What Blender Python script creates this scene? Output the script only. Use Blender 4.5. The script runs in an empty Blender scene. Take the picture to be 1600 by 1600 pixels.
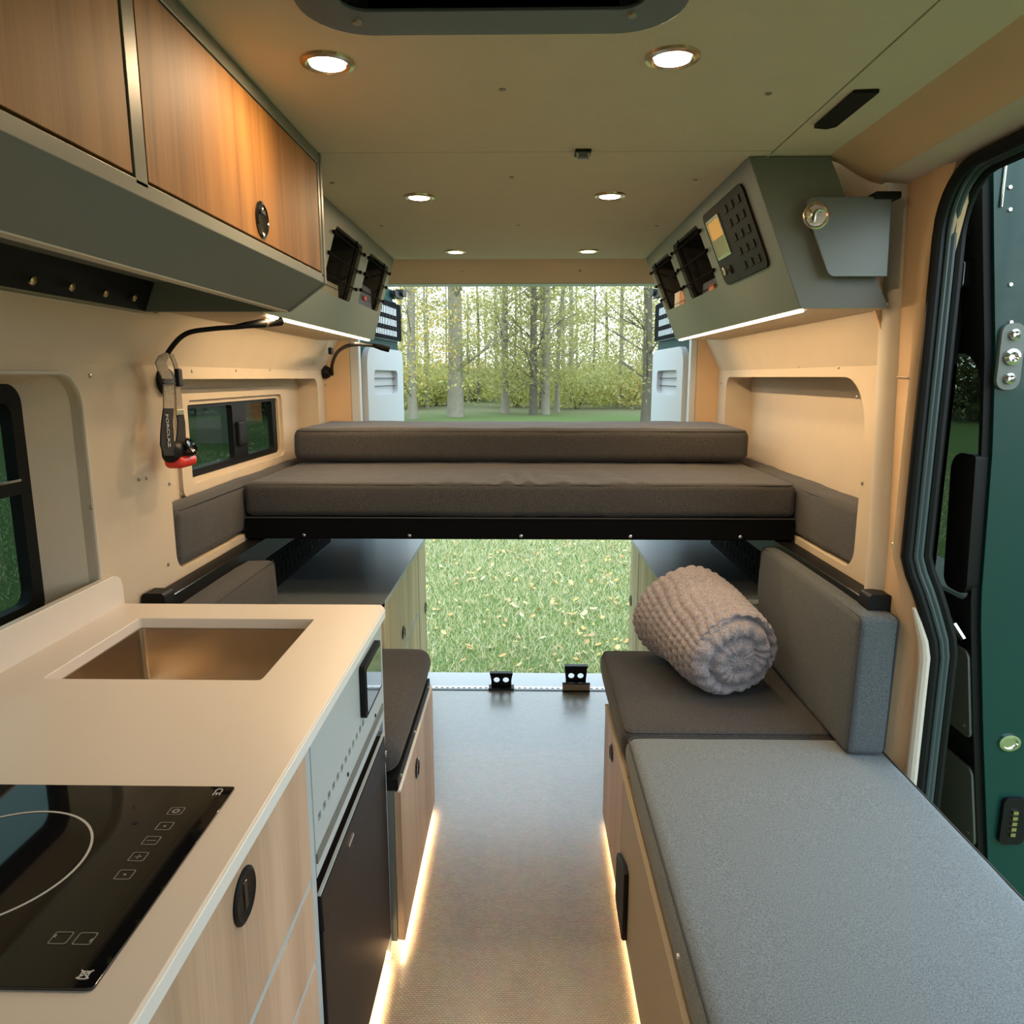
import bpy, math, random
import numpy as np
from mathutils import Vector, Matrix, noise
from mathutils.geometry import tessellate_polygon

# ------------------------------------------------------------------ camera
sc = bpy.context.scene
COL = sc.collection
F_PX, VX, VY, CAM_H = 1141.0, 820.0, 590.0, 1.40
_n = Vector((VX-800, 800-VY, F_PX)).normalized()
_yaw = math.asin(_n.x); _pit = math.atan2(_n.y, _n.z)
cR = Vector((math.cos(_yaw), math.sin(_yaw), 0))
cF = Vector((-math.sin(_yaw)*math.cos(_pit), math.cos(_yaw)*math.cos(_pit), -math.sin(_pit)))
cU = cR.cross(cF)
cam_d = bpy.data.cameras.new('camera'); cam = bpy.data.objects.new('camera', cam_d); COL.objects.link(cam)
cam_d.sensor_width = 36; cam_d.lens = F_PX/1600*36; cam_d.clip_start = 0.02; cam_d.clip_end = 500
M = Matrix.Identity(4)
for i in range(3):
    M[i][0] = cR[i]; M[i][1] = cU[i]; M[i][2] = -cF[i]
M[2][3] = CAM_H
cam.matrix_world = M
cam_d.dof.use_dof = False
sc.camera = cam

def at(px, py, axis, v):
    """measure a point of the photograph on an axis plane (metres)"""
    d = cR*((px-800)/F_PX) + cU*((800-py)/F_PX) + cF
    i = 'xyz'.index(axis); c = Vector((0, 0, CAM_H))
    return c + d*((v-c[i])/d[i])

# ------------------------------------------------------------------ world, exposure
vs = sc.view_settings
sc.display_settings.display_device = 'sRGB'
vs.view_transform = 'Standard'; vs.look = 'None'; vs.gamma = 1.0; vs.use_curve_mapping = False
vs.exposure = 0.0
W = bpy.data.worlds.new('overcast_sky'); sc.world = W; W.use_nodes = True
nt = W.node_tree; nt.nodes.clear()
o_ = nt.nodes.new('ShaderNodeOutputWorld'); b_ = nt.nodes.new('ShaderNodeBackground')
tc = nt.nodes.new('ShaderNodeTexCoord'); sp = nt.nodes.new('ShaderNodeSeparateXYZ'); rp = nt.nodes.new('ShaderNodeValToRGB')
nt.links.new(tc.outputs['Generated'], sp.inputs[0]); nt.links.new(sp.outputs['Z'], rp.inputs[0])
rp.color_ramp.elements[0].position = 0.0; rp.color_ramp.elements[0].color = (0.86, 0.92, 0.93, 1)
rp.color_ramp.elements[1].position = 0.6; rp.color_ramp.elements[1].color = (0.55, 0.76, 0.92, 1)
nt.links.new(rp.outputs[0], b_.inputs['Color']); nt.links.new(b_.outputs[0], o_.inputs['Surface'])
b_.inputs['Strength'].default_value = 4.0
WARM = (1.0, 0.70, 0.40)
DOWNLIGHT_W, LED_W, TOE_W = 2.8, 5.2, 7.5

# ------------------------------------------------------------------ helpers
WL = {}
def tag(o, label=None, cat=None, group=None, kind=None):
    if label: o['label'] = label
    if cat: o['category'] = cat
    if group: o['group'] = group
    if kind: o['kind'] = kind
    return o
def empty(name, loc, label=None, cat=None, group=None, kind=None):
    o = bpy.data.objects.new(name, None); o.empty_display_size = 0.05
    COL.objects.link(o); o.location = loc; WL[o.name] = Vector(loc)
    return tag(o, label, cat, group, kind)

class MB:
    def __init__(s, T=None): s.v = []; s.f = []; s.T = T
    def add(s, vs_, fs):
        b = len(s.v)
        for p in vs_:
            p = Vector(p)
            s.v.append(s.T @ p if s.T else p)
        s.f += [tuple(b+i for i in f) for f in fs]
        return s
    def box(s, x0, x1, y0, y1, z0, z1):
        x0, x1 = min(x0, x1), max(x0, x1); y0, y1 = min(y0, y1), max(y0, y1); z0, z1 = min(z0, z1), max(z0, z1)
        return s.add([(x0,y0,z0),(x1,y0,z0),(x1,y1,z0),(x0,y1,z0),(x0,y0,z1),(x1,y0,z1),(x1,y1,z1),(x0,y1,z1)],
                     [(0,3,2,1),(4,5,6,7),(0,1,5,4),(1,2,6,5),(2,3,7,6),(3,0,4,7)])
    def prism(s, prof, fn):
        """prof: closed 2D loop, fn(u,v,w) -> point, w = 0 / 1"""
        return s.plate(prof, [], fn)
    def plate(s, outer, holes, fn):
        loops = [outer]+list(holes)
        tris = tessellate_polygon([[Vector((a, b, 0)) for a, b in lp] for lp in loops])
        flat = [p for lp in loops for p in lp]; n = len(flat)
        vs_ = [fn(a, b, 0) for a, b in flat]+[fn(a, b, 1) for a, b in flat]
        fs = []
        for t in tris:
            fs.append(tuple(t)); fs.append(tuple(n+i for i in reversed(t)))
        k = 0
        for lp in loops:
            m = len(lp)
            for i in range(m):
                a, b = k+i, k+(i+1) % m
                fs.append((a, b, n+b, n+a))
            k += m
        return s.add(vs_, fs)
    def band(s, la, lb):
        """quads between two loops of 3D points"""
        n = len(la)
        return s.add(list(la)+list(lb), [(i, (i+1) % n, n+(i+1) % n, n+i) for i in range(n)])
    def tube(s, pts, r, seg=10, cap=True, flat=1.0):
        pts = [Vector(p) for p in pts]; n = len(pts); rs = r if hasattr(r, '__len__') else [r]*n
        vs_, fs = [], []
        up = None
        for i, p in enumerate(pts):
            t = (pts[min(i+1, n-1)]-pts[max(i-1, 0)]).normalized()
            if up is None:
                up = Vector((0, 0, 1)) if abs(t.z) < 0.9 else Vector((1, 0, 0))
            a = t.cross(up).normalized(); b = a.cross(t).normalized(); up = b
            for k in range(seg):
                th = 2*math.pi*k/seg
                vs_.append(p+a*math.cos(th)*rs[i]+b*math.sin(th)*rs[i]*flat)
        for i in range(n-1):
            for k in range(seg):
                k2 = (k+1) % seg
                fs.append((i*seg+k, i*seg+k2, (i+1)*seg+k2, (i+1)*seg+k))
        if cap:
            fs.append(tuple(range(seg-1, -1, -1))); fs.append(tuple((n-1)*seg+k for k in range(seg)))
        return s.add(vs_, fs)
    def lathe(s, c, ax, prof, seg=28, sy=1.0):
        """prof: (radius, height along ax)"""
        c = Vector(c); ax = Vector(ax).normalized()
        a = ax.cross(Vector((0, 0, 1)) if abs(ax.z) < 0.9 else Vector((0, 1, 0))).normalized(); b = ax.cross(a)
        vs_, fs = [], []
        for r, h in prof:
            for k in range(seg):
                th = 2*math.pi*k/seg
                vs_.append(c+ax*h+a*math.cos(th)*r+b*math.sin(th)*r*sy)
        for i in range(len(prof)-1):
            for k in range(seg):
                k2 = (k+1) % seg
                fs.append((i*seg+k, i*seg+k2, (i+1)*seg+k2, (i+1)*seg+k))
        fs.append(tuple(range(seg))); fs.append(tuple((len(prof)-1)*seg+k for k in range(seg)))
        return s.add(vs_, fs)
    def build(s, name, mat, parent=None, bevel=0, smooth=True, ang=35, seg=2, label=None, fixn=True):
        me = bpy.data.meshes.new(name)
        vv = np.array([tuple(p) for p in s.v])
        lo, hi = vv.min(0), vv.max(0); c = Vector(((lo[0]+hi[0])/2, (lo[1]+hi[1])/2, lo[2]))
        me.from_pydata([tuple(p-c) for p in s.v], [], s.f)
        if fixn:
            import bmesh
            bm = bmesh.new(); bm.from_mesh(me); bmesh.ops.recalc_face_normals(bm, faces=bm.faces); bm.to_mesh(me); bm.free()
        me.update()
        if mat: me.materials.append(mat)
        if smooth:
            me.polygons.foreach_set('use_smooth', [True]*len(me.polygons))
            me.set_sharp_from_angle(angle=math.radians(ang))
        o = bpy.data.objects.new(name, me); COL.objects.link(o)
        if parent:
            o.parent = parent; o.location = c-WL[parent.name]
        else:
            o.location = c
        WL[o.name] = c
        if bevel:
            m = o.modifiers.new('edge', 'BEVEL'); m.width = bevel; m.segments = seg; m.limit_method = 'ANGLE'
            m.angle_limit = math.radians(40); m.harden_normals = True
        if label: o['label'] = label
        return o

def rr(u0, v0, u1, v1, r, n=6):
    """rounded rectangle loop; r = radius or four (u0v0, u1v0, u1v1, u0v1)"""
    if not hasattr(r, '__len__'): r = [r]*4
    out = []
    for (cu, cv, a0, k) in ((u0, v0, 180, 0), (u1, v0, 270, 1), (u1, v1, 0, 2), (u0, v1, 90, 3)):
        q = r[k]; su = 1 if cu == u0 else -1; sv = 1 if cv == v0 else -1
        if q <= 0: out.append((cu, cv)); continue
        for i in range(n+1):
            a = math.radians(a0+90*i/n)
            out.append((cu+su*q+q*math.cos(a), cv+sv*q+q*math.sin(a)))
    return out
def on_x(x0, x1): return lambda u, v, w: (x0 if w == 0 else x1, u, v)
def on_y(y0, y1): return lambda u, v, w: (u, y0 if w == 0 else y1, v)
def on_z(z0, z1): return lambda u, v, w: (u, v, z0 if w == 0 else z1)

def soft_box(x0, x1, y0, y1, z0, z1, r, puff=0.0, wr=0.0, seed=0, cell=0.035, T=None, crease=None):
    """upholstered block: rounded edges, crowned faces, slight creases"""
    h = Vector(((x1-x0)/2, (y1-y0)/2, (z1-z0)/2)); c = Vector(((x0+x1)/2, (y0+y1)/2, (z0+z1)/2))
    r = min(r, h.x*0.98, h.y*0.98, h.z*0.98)
    def ticks(H):
        e = [r*(1-math.tan(math.radians(45*(1-i/4)))) for i in range(5)]
        n = max(2, int((2*H-2*r)/cell)); mid = [-H+r+(2*H-2*r)*i/n for i in range(1, n)]
        return [-H+q for q in e]+mid+[H-q for q in reversed(e)]
    T3 = [ticks(h.x), ticks(h.y), ticks(h.z)]
    mb = MB(T); idx = {}; vs_ = []; fs = []
    def vert(i, j, k):
        key = (i, j, k)
        if key in idx: return idx[key]
        p = Vector((T3[0][i], T3[1][j], T3[2][k]))
        q = Vector([max(-h[a]+r, min(h[a]-r, p[a])) for a in range(3)]); d = p-q
        nrm = d.normalized() if d.length > 1e-9 else Vector()
        out = q+nrm*r
        f = 1.0
        bx = 1-(out.x/h.x)**4; by = 1-(out.y/h.y)**4; bz = 1-(out.z/h.z)**4
        amt = puff*(abs(nrm.z)*max(bx, 0)*max(by, 0)+0.5*abs(nrm.x)*max(by, 0)*max(bz, 0)+0.5*abs(nrm.y)*max(bx, 0)*max(bz, 0))
        w = 0
        if wr:
            w = wr*(noise.noise(Vector((out.x*6+seed, out.y*6, out.z*6)))+0.5*noise.noise(Vector((out.x*17, out.y*17+seed, out.z*17))))
        if crease: w += crease(out+c, nrm)
        out = out+nrm*(amt+w)
        idx[key] = len(vs_); vs_.append(out+c); return idx[key]
    N = [len(t)-1 for t in T3]
    for a, b, cx in ((0, 1, 2), (1, 2, 0), (2, 0, 1)):
        for side in (0, N[cx]):
            for i in range(N[a]):
                for j in range(N[b]):
                    q = []
                    for di, dj in ((0, 0), (1, 0), (1, 1), (0, 1)):
                        k = [0, 0, 0]; k[a] = i+di; k[b] = j+dj; k[cx] = side; q.append(vert(*k))
                    fs.append(tuple(q))
    mb.add(vs_, fs); return mb

def rotT(pivot, axis, deg):
    return Matrix.Translation(pivot) @ Matrix.Rotation(math.radians(deg), 4, axis) @ Matrix.Translation(-Vector(pivot))

# ------------------------------------------------------------------ materials
MATS = {}
def newmat(name):
    m = bpy.data.materials.new(name); m.use_nodes = True
    t = m.node_tree; bs = t.nodes['Principled BSDF']; MATS[name] = m
    return m, t, bs
def simple(name, col, rough=0.5, metal=0.0, spec=0.5, coat=0.0, bump=0.0, bscale=300, var=0.0, vscale=6):
    m, t, bs = newmat(name)
    bs.inputs['Base Color'].default_value = (*col, 1); bs.inputs['Roughness'].default_value = rough
    bs.inputs['Metallic'].default_value = metal; bs.inputs['Specular IOR Level'].default_value = spec
    bs.inputs['Coat Weight'].default_value = coat; bs.inputs['Coat Roughness'].default_value = 0.05
    tcn = t.nodes.new('ShaderNodeTexCoord')
    n2 = t.nodes.new('ShaderNodeTexNoise'); n2.inputs['Scale'].default_value = vscale; n2.inputs['Detail'].default_value = 4
    t.links.new(tcn.outputs['Object'], n2.inputs['Vector'])
    hs = t.nodes.new('ShaderNodeHueSaturation'); hs.inputs['Color'].default_value = (*col, 1)
    mr = t.nodes.new('ShaderNodeMapRange'); mr.inputs['To Min'].default_value = 1-max(var, .02); mr.inputs['To Max'].default_value = 1+max(var, .02)
    t.links.new(n2.outputs['Fac'], mr.inputs['Value']); t.links.new(mr.outputs[0], hs.inputs['Value'])
    t.links.new(hs.outputs[0], bs.inputs['Base Color'])
    if bump:
        n = t.nodes.new('ShaderNodeTexNoise'); n.inputs['Scale'].default_value = bscale; n.inputs['Detail'].default_value = 3
        b = t.nodes.new('ShaderNodeBump'); b.inputs['Strength'].default_value = bump; b.inputs['Distance'].default_value = 0.002
        t.links.new(tcn.outputs['Object'], n.inputs['Vector']); t.links.new(n.outputs['Fac'], b.inputs['Height']); t.links.new(b.outputs[0], bs.inputs['Normal'])
    return m
def emit(name, col, strength):
    m = bpy.data.materials.new(name); m.use_nodes = True; t = m.node_tree; t.nodes.clear()
    e = t.nodes.new('ShaderNodeEmission'); e.inputs[0].default_value = (*col, 1); e.inputs[1].default_value = strength
    o = t.nodes.new('ShaderNodeOutputMaterial'); t.links.new(e.outputs[0], o.inputs[0]); return m
def wood(name, c0, c1, c2, rough=0.45, axis='Z'):
    m, t, bs = newmat(name)
    tcn = t.nodes.new('ShaderNodeTexCoord'); mp = t.nodes.new('ShaderNodeMapping')
    mp.inputs['Scale'].default_value = (11, 11, 0.55)
    t.links.new(tcn.outputs['Object'], mp.inputs[0])
    n = t.nodes.new('ShaderNodeTexNoise'); n.inputs['Scale'].default_value = 1.6; n.inputs['Detail'].default_value = 6; n.inputs['Distortion'].default_value = 0.7
    t.links.new(mp.outputs[0], n.inputs['Vector'])
    mp2 = t.nodes.new('ShaderNodeMapping'); mp2.inputs['Scale'].default_value = (120, 120, 2.5); t.links.new(tcn.outputs['Object'], mp2.inputs[0])
    n2 = t.nodes.new('ShaderNodeTexNoise'); n2.inputs['Scale'].default_value = 2; n2.inputs['Detail'].default_value = 4; t.links.new(mp2.outputs[0], n2.inputs['Vector'])
    mx = t.nodes.new('ShaderNodeMath'); mx.operation = 'MULTIPLY_ADD'; mx.inputs[1].default_value = 0.35; t.links.new(n2.outputs['Fac'], mx.inputs[0]); t.links.new(n.outputs['Fac'], mx.inputs[2])
    r = t.nodes.new('ShaderNodeValToRGB'); e = r.color_ramp.elements
    e[0].position = 0.42; e[0].color = (*c0, 1); e[1].position = 0.95; e[1].color = (*c2, 1)
    k = e.new(0.66); k.color = (*c1, 1)
    t.links.new(mx.outputs[0], r.inputs[0])
    # wide veneer strips of slightly different tone
    sx = t.nodes.new('ShaderNodeSeparateXYZ'); t.links.new(tcn.outputs['Object'], sx.inputs[0])
    ad = t.nodes.new('ShaderNodeMath'); ad.operation = 'ADD'; t.links.new(sx.outputs['X'], ad.inputs[0]); t.links.new(sx.outputs['Y'], ad.inputs[1])
    ml = t.nodes.new('ShaderNodeMath'); ml.operation = 'MULTIPLY'; ml.inputs[1].default_value = 9.5; t.links.new(ad.outputs[0], ml.inputs[0])
    fl = t.nodes.new('ShaderNodeMath'); fl.operation = 'FLOOR'; t.links.new(ml.outputs[0], fl.inputs[0])
    wn = t.nodes.new('ShaderNodeTexWhiteNoise'); wn.noise_dimensions = '1D'; t.links.new(fl.outputs[0], wn.inputs['W'])
    mr = t.nodes.new('ShaderNodeMapRange'); mr.inputs['To Min'].default_value = 0.87; mr.inputs['To Max'].default_value = 1.1; t.links.new(wn.outputs['Value'], mr.inputs['Value'])
    hs = t.nodes.new('ShaderNodeHueSaturation'); t.links.new(r.outputs[0], hs.inputs['Color']); t.links.new(mr.outputs[0], hs.inputs['Value'])
    t.links.new(hs.outputs[0], bs.inputs['Base Color'])
    bs.inputs['Roughness'].default_value = rough
    b = t.nodes.new('ShaderNodeBump'); b.inputs['Strength'].default_value = 0.12; b.inputs['Distance'].default_value = 0.001
    t.links.new(n2.outputs['Fac'], b.inputs['Height']); t.links.new(b.outputs[0], bs.inputs['Normal'])
    return m
def fabric(name, col, col2, sheen=0.15, fine=900):
    m, t, bs = newmat(name)
    tcn = t.nodes.new('ShaderNodeTexCoord')
    n = t.nodes.new('ShaderNodeTexNoise'); n.inputs['Scale'].default_value = fine; n.inputs['Detail'].default_value = 2
    n3 = t.nodes.new('ShaderNodeTexNoise'); n3.inputs['Scale'].default_value = 380; n3.inputs['Detail'].default_value = 3
    t.links.new(tcn.outputs['Object'], n.inputs['Vector']); t.links.new(tcn.outputs['Object'], n3.inputs['Vector'])
    a = t.nodes.new('ShaderNodeMath'); a.operation = 'ADD'; t.links.new(n.outputs['Fac'], a.inputs[0]); t.links.new(n3.outputs['Fac'], a.inputs[1])
    r = t.nodes.new('ShaderNodeValToRGB'); e = r.color_ramp.elements
    e[0].position = 0.66; e[0].color = (*col, 1); e[1].position = 1.0; e[1].color = (*col2, 1)
    t.links.new(a.outputs[0], r.inputs[0])
    h = t.nodes.new('ShaderNodeMath'); h.operation = 'MULTIPLY'; h.inputs[1].default_value = 0.85
    t.links.new(a.outputs[0], h.inputs[0]); t.links.new(h.outputs[0], r.inputs[0])
    t.links.new(r.outputs[0], bs.inputs['Base Color'])
    bs.inputs['Roughness'].default_value = 0.9; bs.inputs['Sheen Weight'].default_value = sheen; bs.inputs['Sheen Roughness'].default_value = 0.4
    bs.inputs['Specular IOR Level'].default_value = 0.2
    b = t.nodes.new('ShaderNodeBump'); b.inputs['Strength'].default_value = 0.3; b.inputs['Distance'].default_value = 0.0007
    t.links.new(n3.outputs['Fac'], b.inputs['Height']); t.links.new(b.outputs[0], bs.inputs['Normal'])
    return m
def woven(name):
    m, t, bs = newmat(name)
    tcn = t.nodes.new('ShaderNodeTexCoord')
    mp = t.nodes.new('ShaderNodeMapping'); t.links.new(tcn.outputs['Object'], mp.inputs[0])
    br = t.nodes.new('ShaderNodeTexBrick'); br.inputs['Scale'].default_value = 1.0
    br.inputs['Brick Width'].default_value = 0.010; br.inputs['Row Height'].default_value = 0.0055; br.inputs['Mortar Size'].default_value = 0.0011
    br.inputs['Mortar Smooth'].default_value = 0.7
    br.inputs['Color1'].default_value = (0.46, 0.40, 0.33, 1); br.inputs['Color2'].default_value = (0.36, 0.31, 0.255, 1); br.inputs['Mortar'].default_value = (0.19, 0.16, 0.125, 1)
    t.links.new(mp.outputs[0], br.inputs['Vector'])
    n = t.nodes.new('ShaderNodeTexNoise'); n.inputs['Scale'].default_value = 25; n.inputs['Detail'].default_value = 5; t.links.new(tcn.outputs['Object'], n.inputs['Vector'])
    mx = t.nodes.new('ShaderNodeMix'); mx.data_type = 'RGBA'; mx.blend_type = 'MULTIPLY'; mx.inputs[0].default_value = 0.35
    t.links.new(br.outputs['Color'], mx.inputs[6]); t.links.new(n.outputs['Color'], mx.inputs[7])
    t.links.new(mx.outputs[2], bs.inputs['Base Color'])
    bs.inputs['Roughness'].default_value = 0.26; bs.inputs['Specular IOR Level'].default_value = 1.0; bs.inputs['Coat Weight'].default_value = 0.35; bs.inputs['Coat Roughness'].default_value = 0.3
    b = t.nodes.new('ShaderNodeBump'); b.inputs['Strength'].default_value = 0.3; b.inputs['Distance'].default_value = 0.0006; b.invert = True
    t.links.new(br.outputs['Fac'], b.inputs['Height']); t.links.new(b.outputs[0], bs.inputs['Normal'])
    return m
def tinted(name, tint, gl=0.06):
    m = bpy.data.materials.new(name); m.use_nodes = True; t = m.node_tree; t.nodes.clear()
    tr = t.nodes.new('ShaderNodeBsdfTransparent'); tr.inputs[0].default_value = (*tint, 1)
    g = t.nodes.new('ShaderNodeBsdfGlossy'); g.inputs['Roughness'].default_value = 0.02
    fr = t.nodes.new('ShaderNodeFresnel'); gm = t.nodes.new('ShaderNodeNewGeometry'); mi = t.nodes.new('ShaderNodeMath'); mi.operation = 'MULTIPLY_ADD'; mi.inputs[1].default_value = 1/1.45-1.45; mi.inputs[2].default_value = 1.45; t.links.new(gm.outputs['Backfacing'], mi.inputs[0]); t.links.new(mi.outputs[0], fr.inputs['IOR'])
    mx = t.nodes.new('ShaderNodeMixShader'); o = t.nodes.new('ShaderNodeOutputMaterial')
    t.links.new(fr.outputs[0], mx.inputs[0]); t.links.new(tr.outputs[0], mx.inputs[1]); t.links.new(g.outputs[0], mx.inputs[2]); t.links.new(mx.outputs[0], o.inputs[0])
    return m

FELT = simple('beige_felt', (0.59, 0.49, 0.365), 0.95, spec=0.1, bump=0.5, bscale=500, var=0.05, vscale=9)
FELT_TRIM = simple('tan_felt', (0.66, 0.46, 0.28), 0.95, spec=0.1, bump=0.5, bscale=500, var=0.05)
FELT_PALE = simple('pale_felt', (0.58, 0.52, 0.43), 0.95, spec=0.1, bump=0.4, bscale=500)
CEIL = simple('ceiling_felt', (0.68, 0.625, 0.47), 0.95, spec=0.1, bump=0.5, bscale=450, var=0.04, vscale=14)
LAM = simple('grey_green_laminate', (0.150, 0.163, 0.143), 0.42, var=0.03)
LAM_LIGHT = simple('light_grey_laminate', (0.46, 0.535, 0.55), 0.4, var=0.03)
LAM_DARK = simple('charcoal_laminate', (0.13, 0.155, 0.165), 0.35, var=0.04)
PANEL_BEIGE = simple('beige_drawer_board', (0.40, 0.34, 0.25), 0.5, var=0.04)
SHELF = simple('dark_plate', (0.15, 0.17, 0.16), 0.35, metal=0.3)
TOP = simple('cream_solid_worktop', (0.74, 0.655, 0.565), 0.32, spec=0.5, var=0.03, vscale=3)
TOP_EDGE = simple('white_worktop_edge', (0.85, 0.87, 0.84), 0.35)
WOOD_UP = wood('oak_warm_lit', (0.15, 0.062, 0.013), (0.28, 0.12, 0.027), (0.38, 0.185, 0.048), 0.62)  # same oak, darker and more orange: warm dim light put into its colour
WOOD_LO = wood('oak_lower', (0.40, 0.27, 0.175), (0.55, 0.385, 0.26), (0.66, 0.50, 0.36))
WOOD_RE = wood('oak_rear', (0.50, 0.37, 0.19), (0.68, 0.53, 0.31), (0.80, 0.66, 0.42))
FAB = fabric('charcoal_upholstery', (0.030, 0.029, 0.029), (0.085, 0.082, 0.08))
FAB_HALF_LIT = fabric('half_daylit_upholstery', (0.055, 0.062, 0.066), (0.125, 0.14, 0.147))  # same upholstery, part of the side-door daylight put into its colour
FAB_LIT = fabric('daylit_upholstery', (0.105, 0.122, 0.13), (0.215, 0.245, 0.258))  # same upholstery, lighter and bluer: side-door daylight put into its colour
SEAM = simple('dark_seam_piping', (0.05, 0.05, 0.052), 0.9)
KNIT = fabric('grey_knit', (0.20, 0.18, 0.195), (0.43, 0.39, 0.41), 0.5, 250)
MATTE = simple('matte_black', (0.004, 0.004, 0.0045), 0.85, spec=0.06)
PANELB = simple('dark_panel', (0.012, 0.009, 0.008), 0.5, spec=0.12)
BLACK = simple('satin_black', (0.006, 0.006, 0.0065), 0.5, spec=0.22, bump=0.05)
RUBBER = simple('black_rubber', (0.005, 0.006, 0.006), 0.5, spec=0.2)
SEAL = simple('grey_seal_rubber', (0.045, 0.065, 0.065), 0.35, spec=0.35)
GLOSSB = simple('gloss_black', (0.006, 0.006, 0.007), 0.06, coat=0.6)
COOK = simple('ceramic_black_glass', (0.006, 0.006, 0.007), 0.03, spec=0.8, coat=0.4)
PRINT = simple('grey_print', (0.55, 0.53, 0.50), 0.5)
PRINT_D = simple('dim_print', (0.22, 0.20, 0.17), 0.5)
STEEL = simple('brushed_steel', (0.66, 0.57, 0.46), 0.24, metal=1.0, bump=0.1, bscale=200)
CHROME = simple('polished_metal', (0.75, 0.73, 0.70), 0.15, metal=1.0)
BRASS = simple('warm_nickel', (0.72, 0.58, 0.38), 0.25, metal=1.0)
SCREWM = simple('screw_metal', (0.42, 0.37, 0.30), 0.35, metal=0.8)
GREENM = simple('inner_green_paint', (0.004, 0.045, 0.038), 0.6, spec=0.15)
GREEN = simple('deep_green_paint', (0.003, 0.040, 0.034), 0.33, spec=0.35, coat=0.25)
WHITEB = simple('white_board', (0.90, 0.92, 0.93), 0.5)
WHITE = simple('white_moulded_trim', (0.50, 0.52, 0.53), 0.5)
SILL = simple('pale_grey_sill', (0.80, 0.81, 0.81), 0.4)
BODYG = simple('pale_body_metal', (0.55, 0.58, 0.60), 0.4)
FRIDGE = simple('fridge_dark', (0.014, 0.012, 0.012), 0.42, spec=0.2)
FLOORM = woven('woven_vinyl')
TINT = tinted('tinted_glass', (0.30, 0.36, 0.34))
CLEARW = tinted('clear_glass', (0.85, 0.88, 0.87))
CLEAR = tinted('door_glass', (0.34, 0.38, 0.35))
LEDM = emit('led_glow', (1.0, 0.78, 0.5), 12)
LEDT = emit('led_toe_glow', (1.0, 0.72, 0.38), 6)
BULB = emit('lamp_disc', (1.0, 0.84, 0.62), 14)
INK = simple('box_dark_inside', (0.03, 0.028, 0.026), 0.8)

def xl(z): return -0.93 if z <= 1.43 else (-0.93+(z-1.43)/0.13*0.065 if z < 1.56 else -0.865+(z-1.56)/0.32*0.165)
def xr(z): return 0.89 if z <= 1.43 else (0.89-(z-1.43)/0.13*0.06 if z < 1.56 else 0.83-(z-1.56)/0.32*0.165)
def area(name, loc, rot, sx, sy, w, col=WARM, shape='RECTANGLE'):
    l = bpy.data.lights.new(name, 'AREA'); l.shape = shape; l.size = sx; l.size_y = sy; l.energy = w; l.color = col
    o = bpy.data.objects.new(name, l); COL.objects.link(o); o.location = loc; o.rotation_euler = rot; return o
def S(o): o['kind'] = 'structure'; return o

# ================================================================== the setting
ZC = 1.88
# floor
S(MB().box(-0.93, 0.89, -1.0, 3.135, -0.04, 0.0).build('floor', FLOORM))
# ceiling (main panel and the strip beyond its seam)
vent_hole = rr(-0.27, 0.63, 0.185, 1.09, 0.07)
c = MB().plate([(-0.70, -1.0), (0.533, -1.0), (0.533, 3.14), (-0.70, 3.14)], [vent_hole], on_z(ZC, ZC+0.02))
ceiling = S(c.build('ceiling', CEIL))
S(MB().box(0.537, 0.668, -1.0, 3.14, ZC, ZC+0.02).build('ceiling', CEIL))
S(MB().box(0.530, 0.540, -1.0, 1.72, ZC+0.004, ZC+0.025).build('trim_1', BLACK))
S(MB().box(-0.70, 0.533, 1.6935, 1.6955, ZC-0.0004, ZC+0.001).build('trim_2', PANEL_BEIGE))
# left wall
H1 = rr(0.42, 0.86, 1.525, 1.405, 0.065, 8)
H2 = rr(1.885, 0.886, 3.31, 1.396, [0.05, 0.05, 0.05, 0.085], 8)
w = MB().plate([(-1.0, 0), (3.45, 0), (3.45, 1.43), (-1.0, 1.43)], [H1, H2], on_x(-0.93, -0.95))
up = [(-1.0, 1.43), (3.45, 1.43), (3.45, 1.56), (-1.0, 1.56)]
w.plate(up, [], lambda u, v, k: (xl(v)-(0.02 if k else 0), u, v))
w.plate([(-1.0, 1.56), (3.45, 1.56), (3.45, 1.89), (-1.0, 1.89)], [], lambda u, v, k: (xl(v)-(0.02 if k else 0), u, v))
# reveals
b1 = rr(0.50, 0.90, 1.478, 1.388, 0.04, 8)
w.band([(-0.95, u, v) for u, v in H1], [(-1.02, u, v) for u, v in b1])
wall_l = S(w.build('wall_left', FELT, fixn=False))
w = MB(); w.band([(-0.95, u, v) for u, v in H2], [(-1.02, u, v) for u, v in H2])
WH = rr(2.20, 1.095, 3.03, 1.318, 0.02, 4)
w.plate([(1.80, 0.84), (3.42, 0.84), (3.42, 1.44), (1.80, 1.44)], [WH], on_x(-1.02, -1.035))
# raised frame round the small window
w.plate(rr(2.12, 1.045, 3.12, 1.365, 0.03, 4), [rr(2.185, 1.08, 3.045, 1.333, 0.025, 4)], on_x(-1.008, -1.021))
S(w.build('wall_recess', FELT, fixn=False))
# the trim bead around the large window opening
S(MB().tube([(-0.928, u, v) for u, v in rr(0.42, 0.86, 1.53, 1.41, 0.068, 8)]+[(-0.928, 0.42, 0.93)], 0.004, 6).build('trim_3', FELT_PALE))
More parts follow.
